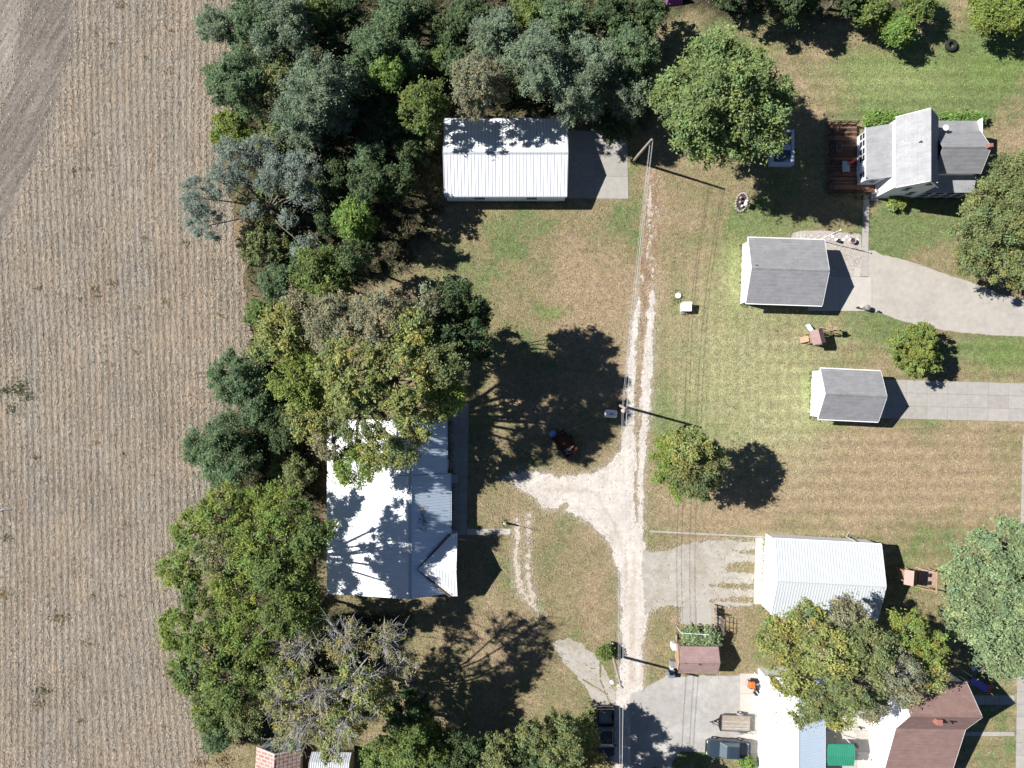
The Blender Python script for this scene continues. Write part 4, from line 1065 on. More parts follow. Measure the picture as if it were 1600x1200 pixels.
# brown roofed house at the lower right
H7 = thing('brown_roofed_house', W(1410, 1110), 'white house with a red brown shingle roof at the lower right', 'house')
fr = Fr(W(1408.5, 1066), -1.0)
Lm = 101 * G
hh = gable(H7, fr, Lm, 2 * 2.6, 5.7, 8.3, M_sh_b, M_whitew, M_trim, inset=.15, gut=False, sides=(True, True))
lo = MB(fr); x0, x1 = -Lm / 2, Lm / 2
lo.slab([(x0, -11.0, 2.6), (x1, -11.0, 2.6), (x1, -2.62, 5.68), (x0, -2.62, 5.68)], .12)
lr = lo.build('lower_roof', M_sh_b, H7)
cm = MB(fr)
for i in range(1, 20):
    k = i / 20; y = -2.62 - 8.38 * k; z = 5.68 - 3.08 * k
    cm.hexa([(x0 + .003, y, z - .01), (x1 - .003, y, z - .01), (x1 - .003, y - .05, z - .028), (x0 + .003, y - .05, z - .028)], [(x0 + .003, y, z + .014), (x1 - .003, y, z + .014), (x1 - .003, y - .05, z - .01), (x0 + .003, y - .05, z - .01)])
cm.build('shingle_courses', M_sh_b, lr, kind='stuff')
for xw in (x0 + .17, x1 - .31):
    mb = MB(fr); mb.wall([(-10.8, 0), (-2.35, 0), (-2.35, 5.45), (-10.8, 2.5)], xw, xw + .14, 'y'); mb.build('wall', M_whitew, H7)
for xe in (x0, x1):
    mb = MB(fr); xa, xb = (xe - .03, xe + .002) if xe < 0 else (xe - .002, xe + .03)
    mb.hexa([(xa, -2.62, 5.5), (xb, -2.62, 5.5), (xb, -11, 2.42), (xa, -11, 2.42)], [(xa, -2.62, 5.69), (xb, -2.62, 5.69), (xb, -11, 2.61), (xa, -11, 2.61)]); mb.build('barge_board', M_trim, H7)
for y, z in ((-4.2, 1.0), (-7.4, 1.0)): opening(H7, fr, 'window', ('x', x0 + .17, -1), y, z, 1.2, 1.3, pane_m=M_palepane)
opening(H7, fr, 'door', ('x', x0 + .17, -1), -5.8, 0.1, .95, 2.05, handle=True, pane_m=M_trim)
opening(H7, fr, 'window', ('x', x0 + .15, -1), .6, 3.6, .9, 1.3, pane_m=M_palepane)
MB(fr).box(-.9, -.3, -1.0, -.4, 6.6, 8.2).build('chimney', M_brick, H7, bevel=.02)
MB(fr).lathe(.9, -.8, [(.10, 7.2), (.10, 7.9), (.14, 7.92), (.14, 7.98)], 10).build('vent_pipe', M_dark, H7)

# the white farmhouse with wings
H4 = thing('farmhouse', W(1400, 255), 'white farmhouse with grey roofs, several wings and a screened porch', 'house')
fr = Fr(W(1393.5, 260.5), 90)
rf, wl = gable(H4, fr, 7.75, 4.7, 5.0, 7.45, M_sh_l, M_whitew, M_trim, inset=.16, gut=False)
for u in (-.9, .55): opening(H4, fr, 'window', ('x', wl[0], -1), u, 3.4 if u > 0 else 1.6, .8, 1.2)
opening(H4, fr, 'window', ('x', wl[0], -1), -.9, 5.4, .8, 1.0)
MB(fr).tube([(.5, .75, 6.3), (.5, .75, 7.1)], .06, 8).build('vent_pipe', M_dark, H4)
# west lean-to
lw = [W(1333, 293, 2.9), W(1365, 293, 4.15), W(1365, 214, 4.15), W(1333, 214, 2.9)]
MB().slab([tuple(p) for p in lw], .1).build('wing_roof', M_sh_g, H4)
MB().box(W(1332, 0).x, W(1333, 0).x, W(0, 293).y, W(0, 214).y, 2.78, 2.92).build('gutter', M_trim, H4)
xw0, xw1, yw0, yw1 = W(1336, 0).x, W(1363, 0).x, W(0, 290.5).y, W(0, 216.5).y
MB().box(xw0, xw0 + .14, yw0, yw1, 0, 2.88).build('wall', M_whitew, H4)
for y in (yw0, yw1 - .14): MB().wall([(xw0 + .15, 0), (xw1, 0), (xw1, 3.95), (xw0 + .15, 2.85)], y, y + .14, 'x').build('wall', M_whitew, H4)
for py in (222, 233, 245, 256, 281): opening(H4, g0, 'window', ('x', xw0, -1), W(0, py).y, 1.1, .65, 1.25)
opening(H4, g0, 'door', ('x', xw0, -1), W(0, 269).y, .5, .9, 2.0, pane_m=M_trim, handle=True)
opening(H4, g0, 'window', ('y', yw0, -1), W(1350, 0).x, 1.4, .8, 1.1)
# east wing
fr = Fr(W(1458, 257.5), 0)
rf, wl = gable(H4, fr, 70 * G, 63 * G, 4.3, 6.0, M_sh_g, M_whitew, M_trim, inset=.16, ends=(False, True), gut=False)
opening(H4, fr, 'window', ('x', wl[1], 1), 0, 1.4, 1.0, 1.3)
MB(fr).box(2.1, 2.5, -.15, .25, 5.4, 6.5).build('chimney', M_brick, H4, bevel=.02)
# rear lean-to
MB().slab([tuple(p) for p in (W(1424, 228, 3.6), W(1500, 228, 3.6), W(1500, 204, 3.0), W(1424, 204, 3.0))], .1).build('wing_roof', M_sh_g, H4)
MB().box(W(1426, 0).x, W(1498, 0).x, W(0, 207).y - .07, W(0, 207).y + .07, 0, 2.95).build('wall', M_whitew, H4)
MB().wall([(W(0, 207).y - .08, 0), (W(0, 228).y, 0), (W(0, 228).y, 3.45), (W(0, 207).y - .08, 2.95)], W(1498, 0).x - .14, W(1498, 0).x, 'y').build('wall', M_whitew, H4)
MB().box(W(1500, 0).x + .001, W(1500, 0).x + .14, W(0, 228).y, W(0, 204).y, 2.95, 3.66).build('barge_board', M_trim, H4)
# screened porch
MB().slab([tuple(p) for p in (W(1425, 311, 2.7), W(1497, 311, 2.7), W(1497, 287, 3.2), W(1425, 287, 3.2))], .1).build('porch_roof', M_sh_l, H4)
xp0, xp1, yp0, yp1 = W(1427, 0).x, W(1495, 0).x, W(0, 309).y, W(0, 290).y
MB().box(xp0 + .05, xp1 - .05, yp0 + .03, yp0 + .06, .5, 2.5).build('porch_screen', M_screen, H4)
MB().box(xp1 - .06, xp1 - .03, yp0 + .06, yp1, .5, 2.5).build('porch_screen', M_screen, H4)
for i in range(5):
    x = xp0 + (xp1 - xp0) * i / 4
    MB().box(x - .05, x + .05, yp0 - .05, yp0 + .02, 0, 2.55).build('post', M_trim, H4)
for z in (.42, 1.3): MB().box(xp0 + .06, xp1 - .06, yp0 - .04, yp0 + .015, z, z + .08).build('rail', M_trim, H4)
MB().box(xp0, xp1, yp0, yp1, 0, .4).build('porch_floor', M_woodb, H4)
# satellite dish on an arm
ds = thing('satellite_dish', P(1467, 206, 4.0), 'small white satellite dish on an arm at the farmhouse roof valley', 'satellite dish')
MB().tube([P(1467, 206, 4.2), P(1476, 200, 5.0)], .05, 6).build('arm', M_trim, ds)
mb = MB(Fr(P(1477, 200, 5.0))); mb.lathe(0, 0, [(.05, .0), (.25, .05), (.33, .12), (.32, .13), (.2, .07), (.02, .04)], 16); mb.build('dish', M_trim, ds, smooth=True)

# deck of the farmhouse: every plank a part
DK = thing('deck', W(1330, 250), 'dark brown wooden deck on the shaded west side of the farmhouse', 'deck')
x0, x1, y0, y1 = W(1294, 0).x, W(1335.5, 0).x, W(0, 302).y, W(0, 196).y
npl = 46; pw = (y1 - y0) / npl
me = bpy.data.meshes.new('plank'); bmx = bmesh.new()
bmesh.ops.create_cube(bmx, size=1, matrix=Matrix.Diagonal((x1 - x0, pw - .014, .04, 1))); bmx.to_mesh(me); bmx.free(); me.materials.append(M_woodb)
wood2 = mat('brown_stained_wood_worn', (0.21, 0.11, 0.07), 0.8, 0.2, 2.5)
me2 = me.copy(); me2.materials.clear(); me2.materials.append(wood2)
lo = ROOT[DK.name]
for i in range(npl):
    o = link('plank', random.choice((me, me, me2)), None, DK); o.location = Vector(((x0 + x1) / 2, y0 + pw * (i + .5), .48 + random.uniform(-.004, .004))) - lo
for i in range(9):
    o = MB().box(x1 + .02, W(1371, 0).x, y0 + .0 + i * .145, y0 + .13 + i * .145, .44, .48).build('plank', wood2, DK)
for px, py in [(1294.5, y) for y in range(197, 304, 15)] + [(x, 302) for x in range(1306, 1345, 13)] + [(x, 196) for x in range(1306, 1336, 14)]:
    MB(Fr(W(px, py))).box(-.05, .05, -.05, .05, 0, 1.4).build('post', M_woodb, DK)
for z in (.75, 1.02, 1.36):
    MB().box(W(1294.5, 0).x - .03, W(1294.5, 0).x + .03, y0, y1, z, z + .06).build('rail', M_woodb, DK)
    MB().box(W(1295, 0).x + .03, W(1345, 0).x, W(0, 302).y - .03, W(0, 302).y + .03, z + .001, z + .061).build('rail', M_woodb, DK)
    MB().box(W(1295, 0).x + .03, W(1335, 0).x, W(0, 196).y - .03, W(0, 196).y + .03, z + .001, z + .061).build('rail', M_woodb, DK)
for k in range(3): MB().box(W(1360, 0).x, W(1371, 0).x, W(0, 302).y - .3 * (k + 1), W(0, 302).y - .3 * k - .01, 0, .4 - .13 * k).build('step', M_concw, DK)

# green canopy
GC = thing('canopy', W(1296.8, 1161.5), 'green corrugated steel canopy on posts over the patio', 'canopy')
fr = Fr(W(1296.8, 1161.5), -1)
for s in (1, -1):
    mb = MB(fr); q = [(-1.55, 0, 2.75), (1.55, 0, 2.75), (1.55, s * 1.22, 2.5), (-1.55, s * 1.22, 2.5)]
    mb.slab(q if s < 0 else q[::-1], .05); o = mb.build('roof', M_green, GC)
    ribs(o, [tuple(fr(p) for p in q)], 5, M_green, w=.07, h=.03)
for x in (-1.4, 1.4):
    for y in (-1.05, 1.05): MB(fr).tube([(x, y, 0), (x, y, 2.45)], .045, 6).build('post', M_trim, GC)

# sheds at the bottom edge
SB = thing('brick_shed', W(440, 1198), 'gabled shed with banded red and white shingle roof at the bottom edge', 'shed')
def stripe_mat():
    m = mat('banded_shingles', (0.33, 0.19, 0.165), .9, .2, 3)
    nt = m.node_tree; N = nt.nodes; L = nt.links
    br = N.new('ShaderNodeTexBrick'); geo = N.new('ShaderNodeNewGeometry'); L.new(geo.outputs['Position'], br.inputs['Vector'])
    br.inputs['Scale'].default_value = 1; br.inputs['Brick Width'].default_value = .8; br.inputs['Row Height'].default_value = .42; br.inputs['Mortar Size'].default_value = .07
    br.inputs['Color1'].default_value = (.30, .15, .125, 1); br.inputs['Color2'].default_value = (.35, .22, .19, 1); br.inputs['Mortar'].default_value = (.42, .36, .32, 1)
    L.new(br.outputs['Color'], N['Principled BSDF'].inputs['Base Color']); return m
M_band = stripe_mat()
fr = Fr(W(443, 1202), 87)
gable(SB, fr, 7.2, 5.1, 2.2, 3.5, M_band, M_slate, M_trim, inset=.34, gut=False)
fn = thing('fence', W(472, 1185), 'short weathered board fence right of the banded shed', 'fence')
for i in range(16): MB(Fr(W(471 + i * .1, 1164 + i * 4))).box(-.03, .03, -.14, .14, 0, 1.75 + random.uniform(-.03, .03)).build('board', M_wood, fn)
for z in (.4, 1.3): MB().box(W(471, 0).x + .05, W(471, 0).x + .12, W(0, 1224).y, W(0, 1164).y, z, z + .09).build('rail', M_wood, fn)
QT = thing('lean_to', W(518, 1195), 'corrugated steel gambrel shed with an ochre wall at the bottom edge', 'shed')
for (ya, za, yb_, zb, m, nm) in ((1159, 2.2, 1167, 3.25, M_galv, 'lower_roof'), (1167, 3.25, 1190, 3.9, M_galv, 'roof'), (1190, 3.9, 1213, 3.25, M_galv, 'roof')):
    q = [tuple(W(496, yb_, zb)), tuple(W(556, yb_ + 1, zb)), tuple(W(556, ya + 1, za)), tuple(W(496, ya, za))]
    mb = MB(); mb.slab(q, .05); o = mb.build(nm, m, QT); ribs(o, [(q[0], q[1], q[2], q[3])], 4, m, w=.09, h=.05)
MB().box(W(499, 0).x, W(554, 0).x, W(0, 1213).y, W(0, 1164).y, 0, 2.25).build('wall', M_tarp, QT)
pt = thing('plank_walk', W(480, 1190), 'dark boarded ground strip between the fence and the lean to', 'boardwalk')
for i in range(9): MB(Fr(W(474.8 + i * 1.35, 1194))).box(-.045, .045, -2.2 + i * .02, 2.2, .0, .05).build('plank', M_woodb, pt)
# ------------------------------------------------------------------ vehicles
def loft(mb, secs):
    """secs: list of closed rings with equal counts, joined in order and capped"""
    n = len(secs[0]); v = [p for s_ in secs for p in s_]; f = []
    for i in range(len(secs) - 1):
        for k in range(n):
            f.append((i * n + k, i * n + (k + 1) % n, (i + 1) * n + (k + 1) % n, (i + 1) * n + k))
    f.append(tuple(range(n - 1, -1, -1))); f.append(tuple(range((len(secs) - 1) * n, len(secs) * n)))
    return mb.add(v, f)

def pickup(name, label, loc, deg, L=5.6, Wd=1.95, bed=1.75, paint=None, group=None, bed_m=None, mirror_m=None):
    """x forward; nose at +L/2"""
    paint = paint or M_black
    root = thing(name, loc, label, 'pickup truck', group)
    fr = Fr(loc, deg); h = Wd / 2
    xn, xt = L / 2, -L / 2
    xb = xt + bed + .12                     # front of the bed
    xw = xn - 1.35                          # foot of the windscreen
    # lower body: rings along x with rounded plan corners
    def ring(x, w, z0, z1):
        k = .12
        return [(x, -w, z0 + .05), (x, -w + .05, z0), (x, w - .05, z0), (x, w, z0 + .05), (x, w, z1 - k), (x, w - k * .7, z1 - .02), (x, w - k * 1.4, z1), (x, -w + k * 1.4, z1), (x, -w + k * .7, z1 - .02), (x, -w, z1 - k)]
    mb = MB(fr)
    loft(mb, [ring(xn, h * .74, .42, .82), ring(xn - .10, h * .88, .36, .93), ring(xn - .35, h * .97, .34, 1.0), ring(xn - .8, h, .32, 1.05), ring(xw + .05, h, .32, 1.09), ring(xw - .2, h, .32, 1.10), ring(xb + .02, h, .32, 1.10), ring(xb, h, .32, 1.10)])
    mb.build('body', paint, root, smooth=False)
    # cab
    mb = MB(fr); zc = 1.10; zr = 1.74
    def cr(x, w, z): return [(x, -w, z), (x, w, z)]
    A = [(xw, -h * .88, zc), (xw, h * .88, zc), (xb + .06, h * .90, zc), (xb + .06, -h * .90, zc)]
    T = [(xw - .72, -h * .70, zr - .03), (xw - .72, h * .70, zr - .03), (xb + .30, h * .70, zr - .02), (xb + .30, -h * .70, zr - .02)]
    T2 = [(xw - .95, -h * .60, zr + .02), (xw - .95, h * .60, zr + .02), (xb + .45, h * .60, zr + .02), (xb + .45, -h * .60, zr + .02)]
    loft(mb, [A, T, T2]); cab = mb.build('cab', paint, root, bevel=.03)
    def pane(nm, a, b, c, d_, inset=.09, lift=.012):
        pts = [Vector(p) for p in (a, b, c, d_)]; cen = sum(pts, Vector()) / 4
        nrm = (pts[1] - pts[0]).cross(pts[3] - pts[0]).normalized()
        if nrm.dot(cen - Vector(((xw + xb) / 2, 0, 1.2))) < 0: nrm = -nrm
        pts = [p + (cen - p) * inset + nrm * lift for p in pts]
        mb = MB(fr); mb.hexa([tuple(p - nrm * .03) for p in pts], [tuple(p) for p in pts]); mb.build(nm, M_carglass, cab)
    pane('windshield', A[0], A[1], T[1], T[0]); pane('rear_window', A[2], A[3], T[3], T[2])
    pane('side_window', A[1], A[2], T[2], T[1]); pane('side_window', A[3], A[0], T[0], T[3])
    # the open bed
    bd = MB(fr); z0, z1 = .55, 1.10
    bd.box(xt + .08, xb - .003, -h + .12, h - .12, z0 - .05, z0); b0 = bd.build('bed_floor', bed_m or M_bed, root)
    for s in (-1, 1):
        MB(fr).box(xt + .02, xb - .004, *sorted((s * (h - .12), s * h)), .36, z1).build('bed_side', paint, root, bevel=.025)
    MB(fr).box(xt, xt + .075, -h + .13, h - .13, .45, z1 - .01).build('tailgate', paint, root, bevel=.015)
    MB(fr).box(xt - .14, xt - .005, -h + .05, h - .05, .42, .58).build('bumper', M_steel, root, bevel=.03)
    MB(fr).box(xn - .02, xn + .10, -h * .74, h * .74, .36, .56).build('bumper', M_dark, root, bevel=.03)
    MB(fr).box(xn - .015, xn + .03, -h * .42, h * .42, .60, .80).build('grille', M_dark, root)
    for s in (-1, 1):
        MB(fr).box(xn - .16, xn + .012, *sorted((s * h * .50, s * h * .78)), .64, .82).build('headlight', M_lens, root, bevel=.02)
        MB(fr).box(xt - .004, xt + .03, *sorted((s * (h - .11), s * (h - .01))), .70, 1.0).build('tail_light', M_tail, root)
        MB(fr).box(xw - .42, xw - .26, *sorted((s * (h + .02), s * (h + .22))), 1.12, 1.30).build('mirror', mirror_m or paint, root, bevel=.03)
        for x in (xn - .95, xt + 1.05):
            w = MB(fr); w.cyl_y(x, .37, *sorted((s * (h - .24), s * (h + .015))), .37, 20); o = w.build('wheel', M_rub, root)
            w = MB(fr); w.cyl_y(x, .37, *sorted((s * (h - .05), s * (h + .022))), .20, 14); w.build('rim', M_steel, o)
    return root, fr, (xt, xb, h)

pt1, frp, (xt, xb, h) = pickup('pickup_truck', 'black pickup in tree shade with a loaded bed, nose to the bottom edge', W(944.5, 1140, .024), -90, L=5.7, Wd=1.98, bed=1.75)
MB(frp).box(xb + .10, xb + .22, -h * .8, h * .8, 1.08, 1.13).build('bed_rail', M_steel, pt1)
cg = thing('cargo_panel', frp((xt + .9, -.1, .56)), 'scuffed pale sheet lying in the bed of the black pickup', 'panel')
MB(frp).box(xt + .2, xb - .25, -h + .2, h - .5, .56, .66).build('sheet', M_bed, cg, bevel=.01)
MB(frp).box(xt + .25, xt + .55, -h + .2, h - .3, .665, .80).build('plank', M_wood, cg)
M_slatep = mat('dark_slate_paint', (0.030, 0.045, 0.062), .22, 0, spec=.6, coat=.6)
pickup('pickup_truck', 'dark slate crew cab pickup parked beside the wooden trailer', W(1134.5, 1164, .05), 177, L=4.95, Wd=1.98, bed=1.05, paint=M_slatep)

# utility trailer, boards as parts
def trailer(loc, deg):
    root = thing('utility_trailer', loc, 'flat utility trailer with grey board deck and a black curved front', 'trailer')
    fr = Fr(loc, deg); L, h = 3.3, .92
    nb = 11
    for i in range(nb):
        y = -h + .06 + (2 * h - .12) * (i + .5) / nb
        MB(fr).box(-L / 2, L / 2, y - .075, y + .075, .52 + random.uniform(-.004, .004), .56).build('board', random.choice((M_wood, M_wood, M_woodg)), root)
    fm = MB(fr)
    for s in (-1, 1): fm.box(-L / 2, L / 2 + .05, *sorted((s * (h - .04), s * (h + .04))), .42, .62)
    fm.box(-L / 2 - .08, -L / 2 - .005, -h - .04, h + .04, .42, .60)
    fm.build('frame', M_bluegrey2, root)
    mb = MB(fr)
    for i in range(8):      # bowed black front board
        a0, a1 = -1 + i / 4, -1 + (i + 1) / 4
        f0, f1 = .38 - .22 * a0 * a0, .38 - .22 * a1 * a1
        mb.hexa([(L / 2 + .06, a0 * h, .5), (L / 2 + f0, a0 * h, .5), (L / 2 + f1, a1 * h, .5), (L / 2 + .06, a1 * h, .5)], [(L / 2 + .06, a0 * h, .66), (L / 2 + f0, a0 * h, .66), (L / 2 + f1, a1 * h, .66), (L / 2 + .06, a1 * h, .66)])
    mb.build('front_board', M_dark, root)
    t = MB(fr); t.tube([(L / 2 + .1, -.55, .45), (L / 2 + 1.1, 0, .45)], .045, 6); t.tube([(L / 2 + .1, .55, .45), (L / 2 + 1.1, 0, .45)], .045, 6); t.tube([(L / 2 + 1.0, 0, .45), (L / 2 + 1.35, 0, .47)], .06, 6)
    t.build('tongue', M_dark, root)
    j = MB(fr); j.tube([(L / 2 + 1.05, .1, .1), (L / 2 + 1.05, .1, .95)], .04, 6); j.tube([(L / 2 + 1.0, .1, .95), (L / 2 + 1.05, .3, .95)], .025, 5); j.build('jack', M_steel, root)
    for s in (-1, 1):
        w = MB(fr); w.cyl_y(-.55, .33, *sorted((s * (h + .07), s * (h + .27))), .33, 18); o = w.build('wheel', M_rub, root)
        w = MB(fr); w.cyl_y(-.55, .33, *sorted((s * (h + .20), s * (h + .275))), .17, 12); w.build('rim', M_trim, o)
        f = MB(fr)
        for k in range(6):
            a, b = math.pi * k / 6, math.pi * (k + 1) / 6
            p = lambda t, r_: (-.55 + math.cos(t) * r_, .33 + math.sin(t) * r_)
            (xa, za), (xb_, zb) = p(a, .42), p(b, .42); (xc, zc), (xd, zd) = p(a, .45), p(b, .45)
            y0, y1 = sorted((s * (h + .05), s * (h + .30)))
            f.hexa([(xa, y0, za), (xb_, y0, zb), (xb_, y1, zb), (xa, y1, za)], [(xc, y0, zc), (xd, y0, zd), (xd, y1, zd), (xc, y1, zc)])
        f.build('fender', M_grey, root)
        MB(fr).tube([(-L / 2 - .05, s * (h - .1), .45), (-L / 2 - .05, s * (h - .1), 1.5)], .035, 5).build('post', M_grey, root)
    return root
M_bluegrey2 = mat('grey_painted_steel', (0.12, 0.115, 0.11), .6, .2, 4); M_woodg = mat('grey_board', (0.36, 0.33, 0.29), .9, .2, 3)
trailer(W(1147, 1126, .05), 178)

# garden tractor
gt = thing('garden_tractor', W(1178, 1069, .05), 'orange hooded garden tractor beside the white garage', 'garden tractor')
fr = Fr(W(1178, 1067, .06), 176)
mb = MB(fr); loft(mb, [[(x, -w, .35), (x, w, .35), (x, w, z), (x, w * .6, z + .08), (x, -w * .6, z + .08), (x, -w, z)] for x, w, z in ((.15, .36, .72), (.6, .34, .70), (.85, .28, .58))]); mb.build('hood', M_orange, gt, bevel=.02)
MB(fr).box(-.85, .20, -.44, .44, .26, .40).build('chassis', M_dark, gt, bevel=.02)
mb = MB(fr); mb.box(-.42, -.02, -.22, .22, .52, .62); mb.box(-.55, -.43, -.22, .22, .55, .95); mb.build('seat', M_grey, gt, bevel=.04)
MB(fr).tube([(.18, 0, .7), (.02, 0, .95)], .025, 6).build('steering_column', M_dark, gt)
mb = MB(fr); mb.lathe(-.0, 0, [(.16, .95), (.18, .97), (.16, .99)], 14); mb.build('steering_wheel', M_dark, gt)
MB(fr).box(-.2, .55, -.62, .62, .12, .25).build('mower_deck', M_dark, gt, bevel=.03)
for x, y, r_, w_ in ((.62, .36, .19, .14), (.62, -.36, .19, .14), (-.52, .42, .28, .22), (-.52, -.42, .28, .22)):
    q = MB(fr); q.cyl_y(x, r_, y - w_ / 2, y + w_ / 2, r_, 16); o = q.build('wheel', M_rub, gt); q = MB(fr); q.cyl_y(x, r_, y - w_ / 2 - .01, y + w_ / 2 + .01, r_ * .5, 10); q.build('rim', M_trim, o)
MB(fr).box(-1.35, -.9, -.38, .38, .3, .85).build('grass_bag', M_dark, gt, bevel=.06)
cart = thing('hand_cart', W(1181, 1080, .05), 'small dark hand cart standing against the garden tractor', 'cart')
fr = Fr(W(1181, 1079.5, .05), 95)
MB(fr).box(-.35, .35, -.25, .25, .2, .45).build('tray', M_dark, cart, bevel=.02); MB(fr).tube([(.3, .2, .4), (.9, .2, .7), (.9, -.2, .7), (.3, -.2, .4)], .018, 5).build('handle', M_steel, cart)
for s in (-1, 1): q = MB(fr); q.cyl_y(-.1, .15, *sorted((s * .27, s * .33)), .15, 12); q.build('wheel', M_rub, cart)

def trash_can(px, py, z, r_, h_, label, m, lid, name='trash_can', cat='trash can', **k):
    t = thing(name, W(px, py, z), label, cat, **k); fr = Fr(W(px, py, z))
    MB(fr).lathe(0, 0, [(r_ * .82, 0), (r_ * .95, h_ * .85), (r_, h_ * .86), (r_, h_)], 18).build('body', m, t)
    MB(fr).lathe(0, 0, [(r_ * 1.04, h_ + .004), (r_ * 1.04, h_ + .04), (r_ * .6, h_ + .10), (r_ * .12, h_ + .12), (r_ * .10, h_ + .16), (r_ * .08, h_ + .17)], 18).build('lid', lid, t)
    return t
trash_can(1191.5, 1060, .06, .36, .95, 'grey round bin with a domed lid at the white garage corner', M_grey, M_grey)
trash_can(1350, 481.5, .06, .30, .8, 'grey round bin at the corner of the apron', M_steel, M_grey)
trash_can(1338, 481, .06, .10, .5, 'small dark stake post left of the grey round bin', M_dark, M_dark, 'marker_post', 'post')
trash_can(1371, 487, .02, .10, .35, 'tiny dark drain cap right of the grey round bin', M_dark, M_dark, 'drain_cap', 'drain cap')

# ------------------------------------------------------------------ poles and wires
def pole(base, top, z, label, r0=.17, **k):
    b = W(*base); t = P(top[0], top[1], z)
    o = thing('utility_pole', b, label, 'utility pole', **k)
    MB().tube([b, b.lerp(t, .5), t], [r0, r0 * .85, r0 * .68], 10).build('post', M_pole, o)
    return o, b, t
UG = None
p1, b1, t1 = pole((990, 251), (1018, 218), 9.0, 'leaning utility pole by the barn pad, carrying four wires')
p2, b2, t2 = pole((968.5, 633.5), (976, 637.5), 9.0, 'utility pole beside the white tank with a small transformer')
p3, b3, t3 = pole((957, 1022), (971, 1075), 9.0, 'utility pole with ivy at its foot beside the lane')
for o, b, t in ((p1, b1, t1), (p2, b2, t2), (p3, b3, t3)):
    for k in (.985, .965, .84, .82):
        q = b.lerp(t, k); MB(Fr(q)).lathe(.16, 0, [(.05, -.08), (.07, -.03), (.04, 0), (.07, .04), (.03, .09)], 8).build('insulator', M_steel, o)
fr = Fr(b2.lerp(t2, .86), 0)
MB(fr).lathe(-.05, -.34, [(.17, -.45), (.21, -.42), (.21, .30), (.15, .36), (.05, .40)], 14).build('transformer', M_stone, p2)
fr = Fr(b3.lerp(t3, .84), 0)
lm = MB(fr); lm.tube([(0, 0, 0), (-.5, .0, .25), (-.75, 0, .2)], .035, 6); lm.build('lamp_arm', M_steel, p3)
MB(fr).lathe(-.85, 0, [(.05, -.02), (.24, .05), (.18, .22), (.05, .26)], 14).build('street_lamp', M_trim, p3)
def wire(name, a, b, label, sag=.25, r_=.016, n=14, cat='power line', group=None):
    pts = []
    for i in range(n + 1):
        k = i / n; p = Vector(a).lerp(Vector(b), k); p.z -= sag * 4 * k * (1 - k); pts.append(p)
    o3 = pts[0]; mb = MB(); mb.tube([p - o3 for p in pts], r_, 4)
    me = bpy.data.meshes.new(name); me.from_pydata(mb.v, [], mb.f)
    o = link(name, me, M_wire, None, o3); return tag(o, label, cat, group)
far = W(948, 1560, 9.0); farN = far
offx = Vector((.18, 0, 0))
for i, k in enumerate((.985, .965, .84, .82)):
    nm = ('top wire', 'second wire', 'third wire', 'lowest wire')[i]
    lat = Vector(((.24, -.12, .30, -.16)[i], 0, 0))
    A, B_, C = b1.lerp(t1, k) + offx, b2.lerp(t2, k) + lat, b3.lerp(t3, k) + lat
    wire('power_line', A, B_, nm + ' between the barn pad pole and the tank pole', (.5, .55, .7, .6)[i], .014)
    wire('power_line', B_, C, nm + ' between the tank pole and the ivy pole', (.5, .55, .7, .6)[i], .014)
    if i < 3: wire('power_line', C, Vector((far.x + .2 + .25 * i, far.y, 9.0 * k)), nm + ' running from the ivy pole off the bottom edge', .7, .016)
# the light pole by the loop and a stub post
yp = thing('yard_post', W(790, 816), 'thin yard post with a white cap on the loop grass', 'post')
fr = Fr(W(790.5, 816.5)); MB(fr).tube([(0, 0, 0), (0, 0, 1.25)], .11, 8).build('sleeve', M_pole, yp); MB(fr).tube([(0, 0, 1.25), (0, 0, 3.3)], .03, 6).build('rod', M_steel, yp)
MB(fr).lathe(-.2, .1, [(.03, 1.0), (.10, 1.08), (.08, 1.2)], 8).build('cap', M_trim, yp)
st = thing('marker_stub', W(956, 1003), 'short white topped stub post above the ivy bush', 'post')
fr = Fr(W(956, 1003)); MB(fr).lathe(0, 0, [(.10, 0), (.10, .5)], 10).build('post', M_dark, st); MB(fr).lathe(0, 0, [(.11, .503), (.11, .62), (.05, .66)], 10).build('cap', M_trim, st)
# mast at the garage corner
ms = thing('flag_mast', W(1279, 375), 'thin mast with a furled dark banner at the larger garage corner', 'mast')
fr = Fr(W(1279, 375.5)); MB(fr).tube([(0, 0, 0), (0, 0, 5.3)], [.05, .03], 6).build('pole', M_trim, ms); MB(fr).lathe(0, 0, [(.05, 5.3), (.09, 5.36), (.03, 5.45)], 10).build('finial', M_trim, ms)
mb = MB(fr); mb.hexa([(.03, -.03, 3.3), (.25, -.03, 3.2), (.25, .03, 3.2), (.03, .03, 3.3)], [(.03, -.04, 4.7), (.16, -.05, 4.5), (.16, .05, 4.5), (.03, .04, 4.7)]); mb.build('banner', M_dblue, ms)

